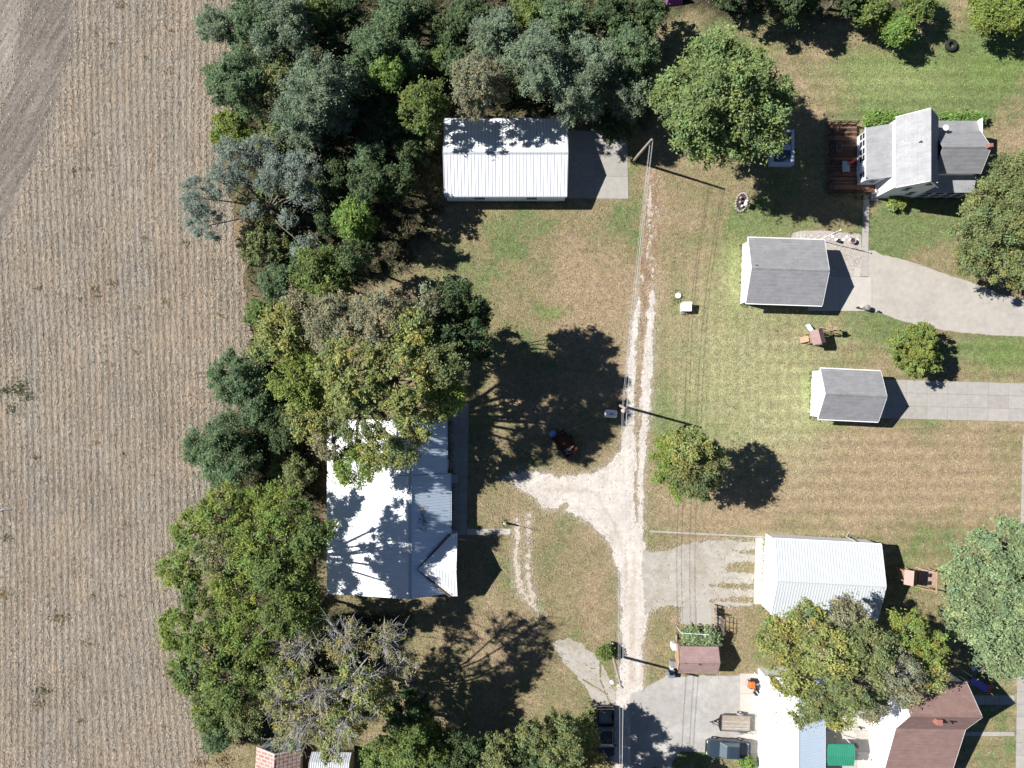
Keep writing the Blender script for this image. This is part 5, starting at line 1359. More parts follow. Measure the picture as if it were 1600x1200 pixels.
# ------------------------------------------------------------------ tanks, boxes, barrels
tk = thing('storage_tank', W(953, 646), 'white ribbed tank lying beside the middle utility pole', 'tank')
fr = Fr(W(953, 646), -4)
v = []; 
mb = MB(fr); nn = 16; xs = [(-.72, .2), (-.68, .42), (-.5, .46), (.5, .46), (.68, .42), (.72, .2)]
f = []
for x, r_ in xs:
    for k in range(nn):
        a = 2 * math.pi * k / nn; v.append((x, r_ * math.cos(a), .62 + r_ * math.sin(a)))
for i in range(len(xs) - 1):
    for k in range(nn): f.append((i * nn + k, i * nn + (k + 1) % nn, (i + 1) * nn + (k + 1) % nn, (i + 1) * nn + k))
f.append(tuple(range(nn))); f.append(tuple(range((len(xs) - 1) * nn, len(xs) * nn)))
mb.add(v, f); mb.build('tank_body', M_trim, tk, smooth=True)
for x in (-.45, .45): MB(fr).box(x - .08, x + .08, -.42, .42, 0, .26).build('cradle', M_conc, tk)
MB(fr).lathe(0, 0, [(.12, 1.05), (.12, 1.15), (.08, 1.18)], 12).build('valve_cap', M_grey, tk)
wire('service_cable', W(945, 650, .8), W(870, 678, 1.1), 'thin cable from the white tank toward the blue barrel', .2, .014, cat='cable')
bb = trash_can(863, 677, 0, .38, 1.0, 'blue barrel with a domed lid beside the rusty open trailer', M_blue, mat('pale_blue_plastic', (.16, .36, .62), .5, .08), 'barrel', 'barrel')
# rusty open trailer / dump box, seen into
rt = thing('dump_trailer', W(882, 692), 'rusty open dump trailer with scrap inside, in the tree shade', 'trailer')
fr = Fr(W(882, 692), -53); L2, w2 = 1.45, .85
MB(fr).box(-L2, L2, -w2, w2, .5, .56).build('floor', M_rust, rt)
for s in (-1, 1): MB(fr).box(-L2, L2, *sorted((s * w2, s * (w2 + .05))), .45, 1.25).build('side', M_rust, rt); MB(fr).box(*sorted((s * L2, s * (L2 + .05))), -w2 - .05, w2 + .05, .45, 1.25).build('end', M_rust, rt)
for s in (-1, 1): q = MB(fr); q.cyl_y(-.1, .32, *sorted((s * (w2 + .06), s * (w2 + .26))), .32, 16); q.build('wheel', M_rub, rt)
MB(fr).tube([(-L2, .4, .5), (-L2 - 1.0, 0, .5), (-L2, -.4, .5)], .05, 6).build('tongue', M_rust, rt)
sc = thing('scrap_pile', Fr(W(882, 692), -53)((.9, 0, .57)), 'reddish and grey scrap boards heaped in the rusty trailer end', 'scrap')
M_rscr = mat('red_scrap', (.34, .12, .07), .8, .3, 5)
for i in range(7):
    fq = Fr(fr((random.uniform(.6, 1.2), random.uniform(-.5, .5), .57 + .05 * i)), random.uniform(0, 180)); MB(fq).box(-.35, .35, -.06, .06, 0, .045).build('scrap_board', random.choice((M_rscr, M_wood, M_steel)), sc)
# well lid and white box
wl_ = thing('round_cover', W(1059.5, 462), 'round white well cover set in the lawn', 'well cover')
MB(Fr(W(1059.5, 462))).lathe(0, 0, [(.34, 0), (.34, .16), (.31, .20), (.10, .22), (.05, .22)], 22).build('cover_disc', M_trim, wl_)
wb = thing('well_house', W(1070, 481), 'small white lidded well box on the lawn beside the round cover', 'well house')
fr = Fr(W(1070, 480.5), 0); MB(fr).box(-.5, .5, -.5, .48, 0, .85).build('box', M_whitew, wb, bevel=.02); MB(fr).slab([(-.56, -.52, .90), (.56, -.52, .90), (.56, .56, 1.02), (-.56, .56, 1.02)], .06).build('lid', M_trim, wb)
MB(fr).box(-.6, .6, -.72, -.53, 0, .06).build('pad', M_conc, wb)
# tyre
ty = thing('tractor_tyre', W(1484.5, 72.5), 'large black tractor tyre lying flat on the green lawn', 'tyre')
fr = Fr(W(1484.5, 72.5))
mb = MB(fr); prof = [(.33, .10), (.36, .03), (.50, .0), (.62, .04), (.68, .14), (.68, .32), (.62, .42), (.50, .46), (.36, .43), (.33, .36)]
n = 26; v = []; f = []
for r_, z in prof:
    for k in range(n): a = 2 * math.pi * k / n; v.append((r_ * math.cos(a), r_ * math.sin(a), z))
for i in range(len(prof)):
    for k in range(n): j = (i + 1) % len(prof); f.append((i * n + k, i * n + (k + 1) % n, j * n + (k + 1) % n, j * n + k))
mb.add(v, f); mb.build('tyre_body', M_rub, ty, smooth=True)
tr = MB(fr)
for k in range(26):
    a = 2 * math.pi * k / 26; c, s = math.cos(a), math.sin(a); t = Vector((-s, c, 0)) * .035
    q = [Vector((c * .70, s * .70, z)) for z in (.10, .36)]; i_ = [Vector((c * .64, s * .64, z)) for z in (.08, .38)]
    tr.hexa([tuple(i_[0] - t), tuple(i_[0] + t), tuple(q[0] + t), tuple(q[0] - t)], [tuple(i_[1] - t), tuple(i_[1] + t), tuple(q[1] + t), tuple(q[1] - t)])
tr.build('tread', M_rub, ty, kind='stuff')
# flower bed with edging stones, a small sign and ornaments
fb = thing('flower_bed', W(1158.5, 316), 'oval flower bed with a pale stone rim and dark mulch', 'flower bed')
fr = Fr(W(1158.5, 316), 75)
mb = MB(fr); pts = [(1.0 * math.cos(a) * (1 + .08 * math.sin(2 * a)), .60 * math.sin(a), .05) for a in np.linspace(0, 6.283, 25)[:-1]]; mb.slab(pts, .05); mb.build('mulch', M_mulch, fb)
for i in range(20):
    a = 6.283 * i / 20; MB(Fr(fr((1.08 * math.cos(a), .68 * math.sin(a), 0)), random.uniform(0, 90))).box(-.13, .13, -.09, .09, 0, random.uniform(.12, .18)).build('rim_stone', random.choice((M_stone, M_conc)), fb, bevel=.03)
sg = thing('garden_sign', W(1161, 319), 'small white board on a post in the flower bed', 'sign')
fr = Fr(W(1161, 320), 72); MB(fr).tube([(0, 0, 0), (0, 0, 1.2)], .03, 6).build('post', M_wood, sg); mb = MB(fr); mb.hexa([(-.35, -.03, .75), (.35, -.03, .75), (.35, .1, .75), (-.35, .1, .75)], [(-.35, -.06, 1.25), (.35, -.06, 1.25), (.35, -.02, 1.25), (-.35, -.02, 1.25)]); mb.build('board', M_trim, sg)
for i, (px, py, m, lb) in enumerate(((1156, 310, M_stone, 'pinkish round garden ornament at the top of the flower bed'), (1158, 323, M_trim, 'white garden ornament at the bottom of the flower bed'), (1155, 317, M_conc, 'grey garden ornament in the middle of the flower bed'))):
    g = thing('garden_ornament', W(px, py, .05), lb, 'ornament'); MB(Fr(W(px, py, .05))).lathe(0, 0, [(.10, 0), (.06, .1), (.12, .22), (.15, .32), (.08, .42), (.03, .46)], 12).build('figure', m, g, smooth=True)

# ------------------------------------------------------------------ play sets and yard things
def playset(fr, root, roof_m, side_m, beam=3.0, tall=1.9, two=None):
    """small tower house with a gable roof, and a swing beam out along +x"""
    for x in (-.55, .55):
        for y in (-.55, .55): MB(fr).box(x - .05, x + .05, y - .05, y + .05, 0, tall).build('post', M_woodl, root)
    MB(fr).box(-.5, .5, -.5, .5, .85, .92).build('platform', M_woodl, root)
    for s in (-1, 1):
        mb = MB(fr); q = [(0, -.85, tall + .55), (0, .85, tall + .55), (s * .75, .85, tall - .02), (s * .75, -.85, tall - .02)]; mb.slab(q, .05)
        mb.build('roof', two if (two and s > 0) else roof_m, root)
        MB(fr).box(-.5, .5, *sorted((s * .56, s * .60)), .95, 1.45).build('side_board', side_m, root)
ph = thing('playhouse', W(1268, 528), 'small wooden play tower with a pinkish gable roof below the larger garage', 'playhouse')
fr = Fr(W(1266.5, 527.5), 14)
playset(fr, ph, M_sh_p, M_woodl)
mb = MB(fr); mb.hexa([(-.62, -.35, .8), (-.62, .35, .8), (-1.35, .35, .1), (-1.35, -.35, .1)], [(-.62, -.35, .9), (-.62, .35, .9), (-1.35, .35, .2), (-1.35, -.35, .2)]); mb.build('ramp', M_woodl, ph)
mb = MB(fr); mb.hexa([(-.3, .65, .85), (.2, .65, .85), (.2, 1.6, .15), (-.3, 1.6, .15)], [(-.3, .65, .95), (.2, .65, .95), (.2, 1.6, .25), (-.3, 1.6, .25)]); mb.build('slide', mat('pale_slide', (.5, .62, .75), .4, .05), ph)
sw = thing('wooden_climber', W(1292, 517), 'pale wooden climbing frame right of the small play tower', 'climbing frame')
fr = Fr(W(1291, 517), 4)
for x, y in ((-.5, -.3), (-.5, .3), (.45, -.35), (.45, .35)): MB(fr).tube([(x * 1.25, y * 1.5, 0), (x, y * .4, 1.9)], .06, 6).build('leg', M_woodl, sw)
MB(fr).box(-1.0, .65, -.06, .06, 1.86, 1.98).build('beam', M_woodl, sw); MB(fr).box(.1, .65, -.35, .35, 1.55, 1.62).build('platform', M_woodl, sw)
MB(fr).box(-.42, .4, -.45, -.39, .8, .88).build('rung', M_woodl, sw); MB(fr).box(-.42, .4, .39, .45, .8, .88).build('rung', M_woodl, sw)
p2_ = thing('playhouse', W(1413, 903), 'play tower with a pink slanted roof in the pale garage shade', 'playhouse')
fr = Fr(W(1405.5, 893.5), -4)
playset(fr, p2_, M_pink, M_woodl, tall=2.3, two=M_woodb)
fr2 = Fr(W(1440, 902), -2)
ss = thing('swing_set', W(1440, 902), 'low wooden swing frame beside the pink roofed play tower', 'swing set')
for y in (-1.15, 1.15):
    for x in (-.35, .35): MB(fr2).tube([(x * 2, y, 0), (x * .1 + .5, y * .9, 2.0)], .05, 6).build('leg', M_woodl, ss)
MB(fr2).box(.44, .56, -1.25, 1.25, 1.96, 2.08).build('beam', M_woodl, ss)
for y in (-.5, .4):
    MB(fr2).box(.38, .62, y - .22, y + .22, .5, .54).build('swing_seat', M_dark, ss)
    for s in (-1, 1): MB(fr2).tube([(.5, y + s * .2, .54), (.5, y + s * .2, 1.96)], .012, 4).build('chain', M_steel, ss)
sb = thing('sandbox', W(1436, 901), 'square pinkish sand patch under the swing frame', 'sandbox')
MB(Fr(W(1448, 902), -2)).box(-.9, .9, -.95, .95, 0, .05).build('sand', M_pink, sb)
for s in (-1, 1): MB(Fr(W(1448, 902), -2)).box(-1.0, 1.0, *sorted((s * .96, s * 1.05)), 0, .14).build('board', M_woodl, sb); MB(Fr(W(1448, 902), -2)).box(*sorted((s * .91, s * 1.0)), -.955, .955, 0, .139).build('board', M_woodl, sb)
# blue slide with an orange tub at the brown roofed house
bs = thing('play_slide', W(1490, 1040), 'deep blue play slide with an orange end in the house shade', 'slide')
a0, a1 = P(1517, 1062, 1.7), P(1543, 1077, .45); dv = (a1 - a0); sd = Vector((-dv.y, dv.x, 0)).normalized() * .38
mb = MB(); mb.hexa([tuple(p) for p in (a0 - sd, a0 + sd, a1 + sd, a1 - sd)], [tuple(p + Vector((0, 0, .06))) for p in (a0 - sd, a0 + sd, a1 + sd, a1 - sd)]); mb.build('chute', M_dblue, bs)
for s in (-1, 1):
    q = sd * s; q2 = sd * s * 1.12; u = Vector((0, 0, .22)); mb = MB(); mb.hexa([tuple(p) for p in (a0 + q * 1.01, a0 + q2, a1 + q2, a1 + q * 1.01)], [tuple(p + u) for p in (a0 + q * 1.01, a0 + q2, a1 + q2, a1 + q * 1.01)]); mb.build('side_rail', M_dblue, bs)
for s in (-1, 1): MB().tube([Vector((a0.x, a0.y, 0)) + sd * s, a0 + sd * s], .05, 6).build('leg', M_trim, bs)
for k, px, py in ((0, 1549, 1073), (1, 1545, 1078)): MB(Fr(P(px, py, .3))).lathe(0, 0, [(.1, -.3), (.26, -.25), (.30, 0), (.26, .05), (.12, .02)], 14).build('end_tub', M_orange, bs, smooth=True)
rk = thing('garden_rack', W(1495, 1030), 'white slatted rack beside the brown roofed house, under the trees', 'rack')
for i in range(4): MB(Fr(P(1521 + i * .6, 1042 + i * 1.2, .8), 40)).box(-.3, .3, -.04, .04, 0, .05).build('slat', M_trim, rk)
for i in (-1, 1): MB(Fr(P(1521.5 + i * 2.5, 1044, .4), 40)).box(-.03, .03, -.25, .25, -.4, .38).build('leg', M_trim, rk)
pp = thing('clay_pot', P(1531, 1046, .3), 'round clay coloured pot beside the white slatted rack', 'pot'); MB(Fr(P(1531, 1046, 0))).lathe(0, 0, [(.2, 0), (.3, .35), (.33, .36), (.33, .42), (.26, .42), (.24, .34)], 16).build('pot_body', M_stone, pp)
# patio furniture between the garages
pb = thing('picnic_bench', W(1366, 1156), 'reddish wooden bench standing askew by the white house wall', 'bench')
fr = Fr(W(1366, 1156, .05), -48)
for i in range(3): MB(fr).box(-.75, .75, -.22 + .16 * i, -.08 + .16 * i, .44, .48).build('seat_plank', M_rscr if i == 0 else M_pink, pb)
for x in (-.6, .6): MB(fr).box(x - .04, x + .04, -.2, .22, 0, .43).build('leg', M_pink, pb)
MB(fr).box(-.75, .75, .32, .36, .62, .85).build('backrest', M_pink, pb)
for x in (-.65, .65): MB(fr).box(x - .03, x + .03, .29, .315, .1, .85).build('backrest_post', M_pink, pb)
bp = pavement('brick_strip', 'short reddish brick strip against the white house wall', [(1365, 1142), (1373, 1142), (1373, 1118), (1365, 1118)], 3, 10, .07, [M_pink, M_stone], .012)
up = thing('patio_pole', W(1341, 1180), 'white capped patio pole with a fallen dark strap beside the green canopy', 'post')
fr = Fr(W(1341, 1179, .05)); MB(fr).tube([(0, 0, 0), (0, 0, 1.5)], .05, 8).build('pole', M_trim, up); MB(fr).lathe(0, 0, [(.05, 1.5), (.15, 1.55), (.15, 1.68), (.05, 1.72)], 12).build('cap', M_trim, up)
gf = thing('hose_reel', W(1338, 1163), 'small round hose reel at the canopy right side', 'hose reel'); MB(Fr(W(1337, 1163, .05))).lathe(0, 0, [(.12, 0), (.22, .1), (.22, .5), (.12, .6)], 12).build('reel', M_grey, gf)
trash_can(1342, 1135, .05, .11, .5, 'little dark post on the patio above the canopy', M_dark, M_dark, 'marker_post', 'post')
# fence, trellis and stacked stone by the shed
pf = thing('picket_fence', W(1116, 955), 'short grey fence with dark posts beside the stone stack', 'fence')
for i in range(5): MB(Fr(W(1115.5, 944 + i * 9))).box(-.05, .05, -.05, .05, 0, 1.1).build('post', M_wood, pf)
for z in (.35, .8): MB().box(W(1115.5, 0).x - .03, W(1115.5, 0).x + .03, W(0, 981).y + 0, W(0, 943).y, z, z + .1).build('rail', M_wood, pf)
stk = thing('log_stack', W(1119, 975), 'stack of split pale logs in a rack beside the fence', 'log stack')
fr = Fr(W(1119.5, 974), 90)
for i in range(16):
    for j in range(3):
        MB(fr).tube([(-1.15 + i * .152 + random.uniform(-.02, .02), -.28 + random.uniform(-.05, .05), .12 + j * .2), (-1.15 + i * .152, .28 + random.uniform(-.06, .06), .12 + j * .2)], random.uniform(.065, .09), 6).build('log', random.choice((M_stone, M_wood, M_cream, M_conc)), stk)
for x in (-1.3, 1.32): MB(fr).box(x - .04, x + .04, -.25, .25, 0, 1.35).build('rack_post', M_dark, stk)
tl = thing('trellis', W(1123, 977), 'square dark wire trellis standing right of the log stack', 'trellis')
fr = Fr(W(1123.5, 972), 90)
for i in range(4): MB(fr).box(-.9 + i * .6 - .025, -.9 + i * .6 + .025, -.02, .02, 0, 1.8).build('upright', M_wood, tl)
for z in (.6, 1.0, 1.4, 1.75): MB(fr).box(-.92, .92, -.045, -.021, z, z + .05).build('crossbar', M_wood, tl)
gr = trash_can(1118, 951, 0, .24, .7, 'black round kettle grill at the top of the fence', M_dark, M_dark, 'kettle_grill', 'grill')
cp = thing('clothes_pole', W(1090, 990), 'white clothes pole lying across the top of the two grey green bushes', 'pole')
MB().tube([P(1064, 989, 2.1), P(1108, 992, 2.1)], .035, 6).build('bar', M_trim, cp)
for px, py in ((1064, 989), (1108, 992)): MB().tube([Vector((P(px, py, 2.1).x, P(px, py, 2.1).y, 0)), P(px, py, 2.1)], .03, 6).build('post', M_trim, cp)
gb = thing('garden_bed', W(1064, 996), 'low board edging around the soil behind the red brown shed', 'garden bed')
for a, b in (((1056, 990), (1056, 1006)),): MB().box(W(a[0], 0).x - .04, W(a[0], 0).x + .04, W(0, b[1]).y, W(0, a[1]).y, 0, .5).build('board', M_wood, gb)
# boxes at the shed's west end
def crate(px, py, sx, sy, h_, m, label, name='storage_box', cat='box', z=0, deg=0):
    t = thing(name, W(px, py, z), label, cat); fr = Fr(W(px, py, z), deg)
    MB(fr).box(-sx, sx, -sy, sy, 0, h_ - .06).build('box', m, t, bevel=.02); MB(fr).box(-sx - .03, sx + .03, -sy - .03, sy + .03, h_ - .055, h_).build('lid', m, t, bevel=.02)
    return t
crate(1049.5, 1034, .32, .36, .9, M_grey, 'dark grey bin against the shed west wall', 'utility_bin', 'bin')
crate(1047, 1049, .33, .45, .8, mat('blue_grey_plastic', (.16, .19, .23), .5, .1), 'blue grey storage box below the dark grey bin')
crate(1048, 1040.5, .16, .14, .6, M_trim, 'small white box wedged between the two shed bins')
crate(1050.5, 1006, .22, .35, 1.0, M_trim, 'white upright tank at the shed upper left corner', 'water_heater', 'tank')
crate(1286.5, 439, .45, .32, .75, M_bluegrey, 'white window cooler box on the larger garage east wall', 'cooler_unit', 'air conditioner', z=.06)
crate(711, 747, .36, .4, .7, M_bluegrey, 'grey air conditioner box on the shaded walk', 'air_conditioner', 'air conditioner', z=.05)
# planters on the gravel patio
for px, py, r_, lb, m in ((1330, 377, .33, 'larger round planter tub on the gravel patio', M_stone), (1308, 377, .18, 'smaller dark planter pot on the gravel patio', M_dark)):
    t = thing('planter', W(px, py), lb, 'planter'); fr = Fr(W(px, py)); MB(fr).lathe(0, 0, [(r_ * .75, 0), (r_, .45), (r_ * 1.06, .46), (r_ * 1.06, .52), (r_ * .9, .52), (r_ * .88, .44)], 18).build('tub', m, t); MB(fr).lathe(0, 0, [(r_ * .86, .40), (r_ * .86, .445)], 16).build('soil', M_mulch, t)
# deck furniture
dt = thing('patio_table', W(1314, 265, .5), 'grey patio table on the dark deck', 'table'); fr = Fr(W(1314, 265, .5))
MB(fr).box(-.42, .42, -.62, .62, .68, .73).build('table_top', M_bluegrey, dt, bevel=.02)
for x in (-.36, .36):
    for y in (-.55, .55): MB(fr).box(x - .03, x + .03, y - .03, y + .03, 0, .679).build('leg', M_dark, dt)
rt_ = thing('towel', W(1322, 259, 1.25), 'red cloth draped over a chair beside the deck table', 'towel')
mb = MB(Fr(W(1321.5, 259, 1.42), 35)); mb.hexa([(-.55, -.12, 0), (.55, -.18, .02), (.55, .12, .02), (-.55, .1, 0)], [(-.55, -.12, .04), (.55, -.18, .06), (.55, .12, .06), (-.55, .1, .04)]); mb.build('cloth', M_red, rt_)
ch = thing('deck_chair', W(1322, 259, .5), 'dark deck chair under the red cloth', 'chair'); fr = Fr(W(1321.5, 259, .5), 35)
MB(fr).box(-.3, .3, -.25, .25, .40, .45).build('seat', M_dark, ch); MB(fr).box(-.3, .3, .26, .30, .42, .9).build('backrest', M_dark, ch)
for x in (-.26, .26):
    for y in (-.21, .21): MB(fr).box(x - .02, x + .02, y - .02, y + .02, 0, .399).build('leg', M_dark, ch)
pl = thing('planter_box', W(1306, 233, .5), 'low planter box at the middle of the dark deck', 'planter'); MB(Fr(W(1306, 233, .5))).box(-.25, .25, -.5, .5, 0, .4).build('box', M_grey, pl, bevel=.02); MB(Fr(W(1306, 233, .5))).box(-.2, .2, -.45, .45, .401, .42).build('soil', M_mulch, pl)
# hot tub beside the maple
ht = thing('swim_spa', W(1218, 234), 'pale blue rimmed swim spa half hidden under the maple', 'hot tub')
x0, x1, y0, y1 = W(1200, 0).x, W(1236, 0).x, W(0, 261).y, W(0, 207).y
M_spa = mat('spa_shell', (.50, .56, .64), .4, .05); M_water = mat('spa_cover', (.06, .09, .14), .2, .2, 3, spec=.6)
for a in ((x0, x0 + .3, y0, y1), (x1 - .3, x1, y0, y1), (x0 + .302, x1 - .302, y0, y0 + .3), (x0 + .302, x1 - .302, y1 - .3, y1)): MB().box(a[0], a[1], a[2], a[3], 0, .95).build('rim', M_spa, ht, bevel=.03)
MB().box(x0 + .31, x1 - .31, y0 + .31, y1 - .31, .1, .62).build('water', M_water, ht)
MB().box(x0 + .32, x1 - .32, (y0 + y1) / 2 - .3, (y0 + y1) / 2 + .3, .63, .85).build('seat_ledge', M_spa, ht, bevel=.03)
# purple canopy at the top
pc = thing('play_tent', P(1052, 2, 1.5), 'purple play tent peeking out at the top edge under the trees', 'tent')
fr = Fr(P(1052, 0, 0), 10)
mb = MB(fr); mb.add([(-1, -.7, 0), (1, -.7, 0), (1, .7, 0), (-1, .7, 0), (-.7, 0, 1.7), (.7, 0, 1.7)], [(0, 1, 5, 4), (2, 3, 4, 5), (1, 2, 5), (3, 0, 4), (3, 2, 1, 0)]); mb.build('canopy', M_purple, pc)
for y in (-.62, .62): MB(fr).tube([(-1, y, 0), (-1.1, y * 1.5, .0), (-1.15, y * 1.6, .1)], .02, 5).build('peg', M_steel, pc)
# fallen branch on the field, left edge
fbk = thing('fallen_branch', W(8, 796), 'bare dark fallen branch lying on the stubble at the left edge', 'branch')
mb = MB(); mb.tube([W(0, 798, .15), W(8, 795, .3), W(19, 795, .2)], [.09, .07, .03], 6); mb.tube([W(8, 795, .3), W(14, 801, .25)], [.05, .02], 5); mb.tube([W(4, 797, .2), W(9, 790, .3)], [.04, .015], 5); mb.build('wood', M_barkg, fbk)
# ------------------------------------------------------------------ ground cover
LV = (0.97, -0.24)
def on_pave(X, Y):
    """ground pixels covered by hard surfaces or buildings, where nothing grows"""
    m = np.zeros(X.shape, bool)
    for x0, y0, x1, y1 in ((524, 656, 714, 917), (698, 200, 983, 312), (700, 630, 734, 838), (1156, 381, 1268, 479), (1260, 430, 1364, 488), (1262, 577, 1356, 655), (1352, 592, 1700, 660),
                           (1178, 838, 1352, 950), (1180, 1040, 1375, 1300), (1358, 1030, 1460, 1300), (1054, 1002, 1112, 1038), (1334, 200, 1498, 311), (1292, 195, 1336, 304), (1155, 1050, 1190, 1300),
                           (1585, 880, 1610, 1300), (1345, 304, 1359, 432), (1196, 202, 1232, 257), (1064, 948, 1113, 977), (1466, 1085, 1586, 1102), (418, 1156, 552, 1260), (729, 825, 799, 837)):
        m |= (X > x0) & (X < x1) & (Y > y0) & (Y < y1)
    return m

def blades(name, X, Y, C, hgt, wid, m, label, r, z=0.0, kind='stuff', flat=False):
    """one small triangle per blade, leaning every way"""
    n = len(X)
    a = r.random(n) * 6.283; ln = r.uniform(0.6, 1.4, n)
    b = np.stack([(X - 800) * G, (600 - Y) * G, np.full(n, z) if np.isscalar(z) else z], -1)
    u = np.stack([np.cos(a), np.sin(a), np.zeros(n)], -1) * (wid * ln)[:, None]
    lean = r.normal(0, .8, (n, 3)); lean[:, 2] = 1
    t = b + lean * (hgt * ln)[:, None]
    V = np.stack([b - u, b + u, t], 1).reshape(-1, 3)
    o = link(name, fast_mesh(name, V, np.arange(3 * n).reshape(-1, 3), np.repeat(C, 3, axis=0)), m)
    return tag(o, label, kind=kind)

def chips(name, X, Y, C, L0, W0, m, label, r, z=0.02, ang=None, tilt=.25):
    n = len(X)
    a = r.random(n) * 6.283 if ang is None else ang
    s = r.uniform(.6, 1.35, n)
    b = np.stack([(X - 800) * G, (600 - Y) * G, z + r.uniform(0.0, 0.03, n)], -1)
    u = np.stack([np.cos(a), np.sin(a), r.normal(0, tilt, n)], -1) * (L0 * s)[:, None]
    v = np.stack([-np.sin(a), np.cos(a), r.normal(0, tilt, n)], -1) * (W0 * s)[:, None]
    V = np.stack([b - u + v, b - u * .8 - v, b + u], 1).reshape(-1, 3)
    o = link(name, fast_mesh(name, V, np.arange(3 * n).reshape(-1, 3), np.repeat(C, 3, axis=0)), m)
    return tag(o, label, kind='stuff')

r = np.random.default_rng(5)
# grass
n = 420000
X = r.uniform(330, 1640, n); Y = r.uniform(-40, 1240, n)
ok = ~on_pave(X, Y) & (lane_f(X, Y) < -0.5) & (drive_f(X, Y) < -1) & (yard_f(X, Y) < -1) & (slab_f(X, Y) < -.5) & (park_f(X, Y) < -0.5) & (field_f(X, Y) < 4)
X, Y = X[ok], Y[ok]
C = lawn_color(X, Y) * (1 + r.normal(0, .30, len(X)))[:, None] * (1 + r.normal(0, .10, (len(X), 3)))
C = np.clip(C * 1.3, .01, .8)
blades('grass', X, Y, C, 0.065, 0.045, M_grass, 'short dry and green grass over the lawns', r)
# fallen leaves
n = 190000
X = r.uniform(400, 1640, n); Y = r.uniform(-40, 1240, n)
den = 0.10 + 0.05 * fbm(X / 30, Y / 30, 3, 88)
for px, py, rx, ry, a in ((1145, 590, 80, 110, .5), (1230, 640, 60, 70, .4), (780, 800, 40, 40, .7), (860, 880, 60, 80, .35), (900, 990, 60, 60, .3), (1160, 1000, 50, 50, .8), (1400, 130, 80, 40, .35), (700, 1090, 60, 60, .5),
                          (870, 720, 60, 20, .6), (760, 970, 60, 40, .4), (1030, 980, 26, 60, .5), (1150, 900, 30, 40, .4), (1460, 940, 60, 40, .35), (1280, 95, 60, 50, .4), (640, 400, 60, 50, .3), (560, 1180, 80, 30, .6), (1200, 540, 60, 60, .3)):
    den = den + a * bump_at(X, Y, px, py, rx, ry)
ok = (r.random(n) < den) & ~on_pave(X, Y) & (field_f(X, Y) < 0) & (drive_f(X, Y) < 0) & ((lane_f(X, Y) < 0) | (r.random(n) < .12)) & ((yard_f(X, Y) < 0) | (r.random(n) < .05))
X, Y = X[ok], Y[ok]
pal = np.array(((.50, .43, .25), (.46, .40, .20), (.40, .31, .17), (.52, .44, .34), (.30, .21, .10)))
C = pal[r.integers(0, 5, len(X))] * r.uniform(.7, 1.15, len(X))[:, None]
chips('fallen_leaves', X, Y, C * .85, .065, .04, M_litter, 'scattered pale dry leaves on the lawns', r, z=0.03)
# stubble: straw bits along the rows
n = 450000
X = r.uniform(-110, 400, n); Y = r.uniform(-30, 1230, n)
ph = np.cos(2 * math.pi * row_u(X, Y) / ROW)
pr = (0.14 + 0.86 * (ph > 0.05)) * (1 - .92 * bare(X, Y)) * (0.45 + 0.8 * fbm(X / 30, Y / 60, 3, 33))
ok = (r.random(n) < pr) & (field_f(X, Y) > 0)
X, Y = X[ok], Y[ok]
pal = .86 * np.array(((.46, .410, .33), (.52, .465, .38), (.40, .340, .26), (.36, .33, .285), (.50, .43, .31)))
C = pal[r.integers(0, 5, len(X))] * r.uniform(.75, 1.15, len(X))[:, None]
C *= np.where(r.random(len(X)) < .26, .40, 1.06)[:, None]
ang = np.where(r.random(len(X)) < .6, math.pi / 2 + r.normal(0, .5, len(X)), r.random(len(X)) * 6.28)
z = 0.05 + field_z(X, Y)
chips('corn_stubble', X, Y, C, .125, .045, M_litter, 'pale chopped corn stubble lying along the rows', r, z=z, ang=ang, tilt=.16)
# standing stubs
n = 60000
X = r.uniform(-30, 400, n); Y = r.uniform(-30, 1230, n)
X = X - (row_u(X, Y) / ROW - np.round(row_u(X, Y) / ROW)) * ROW + r.normal(0, .7, n)
ok = (r.random(n) < (1 - bare(X, Y)) * .8) & (field_f(X, Y) > 0); X, Y = X[ok], Y[ok]
C = np.array((.40, .34, .24)) * r.uniform(.6, 1.2, len(X))[:, None]
blades('corn_stubs', X, Y, C, .08, .035, M_litter, 'rows of cut corn stalk stubs standing in the field', r, z=0.04 + field_z(X, Y))
# weeds
xs, ys, cs = [], [], []
spots = [(175, 68, 5), (265, 112, 6), (228, 90, 4), (190, 8, 6), (268, 48, 4), (147, 208, 4), (115, 268, 5), (140, 265, 4), (225, 372, 6), (148, 450, 7), (150, 462, 6), (176, 442, 7), (258, 470, 6), (346, 494, 5), (216, 480, 4), (215, 550, 5),
         (162, 566, 4), (30, 606, 14), (45, 620, 8), (8, 610, 8), (20, 640, 8), (290, 380, 6), (125, 470, 5), (60, 450, 5), (95, 965, 11), (68, 1078, 12), (60, 1100, 9), (125, 1125, 5), (258, 1135, 4), (135, 1005, 6), (145, 930, 5), (5, 930, 8), (10, 840, 8),
         (195, 710, 5), (152, 690, 5), (180, 680, 4), (198, 820, 4), (55, 715, 5), (250, 870, 4), (190, 930, 4), (320, 1170, 8), (350, 1185, 12), (312, 1190, 8)]
for px, py, s in spots:
    k = int(s * s * 1.2); xs.append(px + r.normal(0, s * .7, k)); ys.append(py + r.normal(0, s * .5, k))
    base = np.array(((.40, .29, .12), (.33, .27, .13), (.24, .23, .10), (.36, .29, .14)))[r.integers(0, 4)]
    if 600 < py < 650 and px < 60: base = np.array((.13, .17, .045))
    cs.append(base * r.uniform(.6, 1.25, k)[:, None])
blades('field_weeds', np.concatenate(xs), np.concatenate(ys), np.concatenate(cs),   .14, .07, M_grass, 'yellowing weed tufts among the stubble rows', r, z=.05)
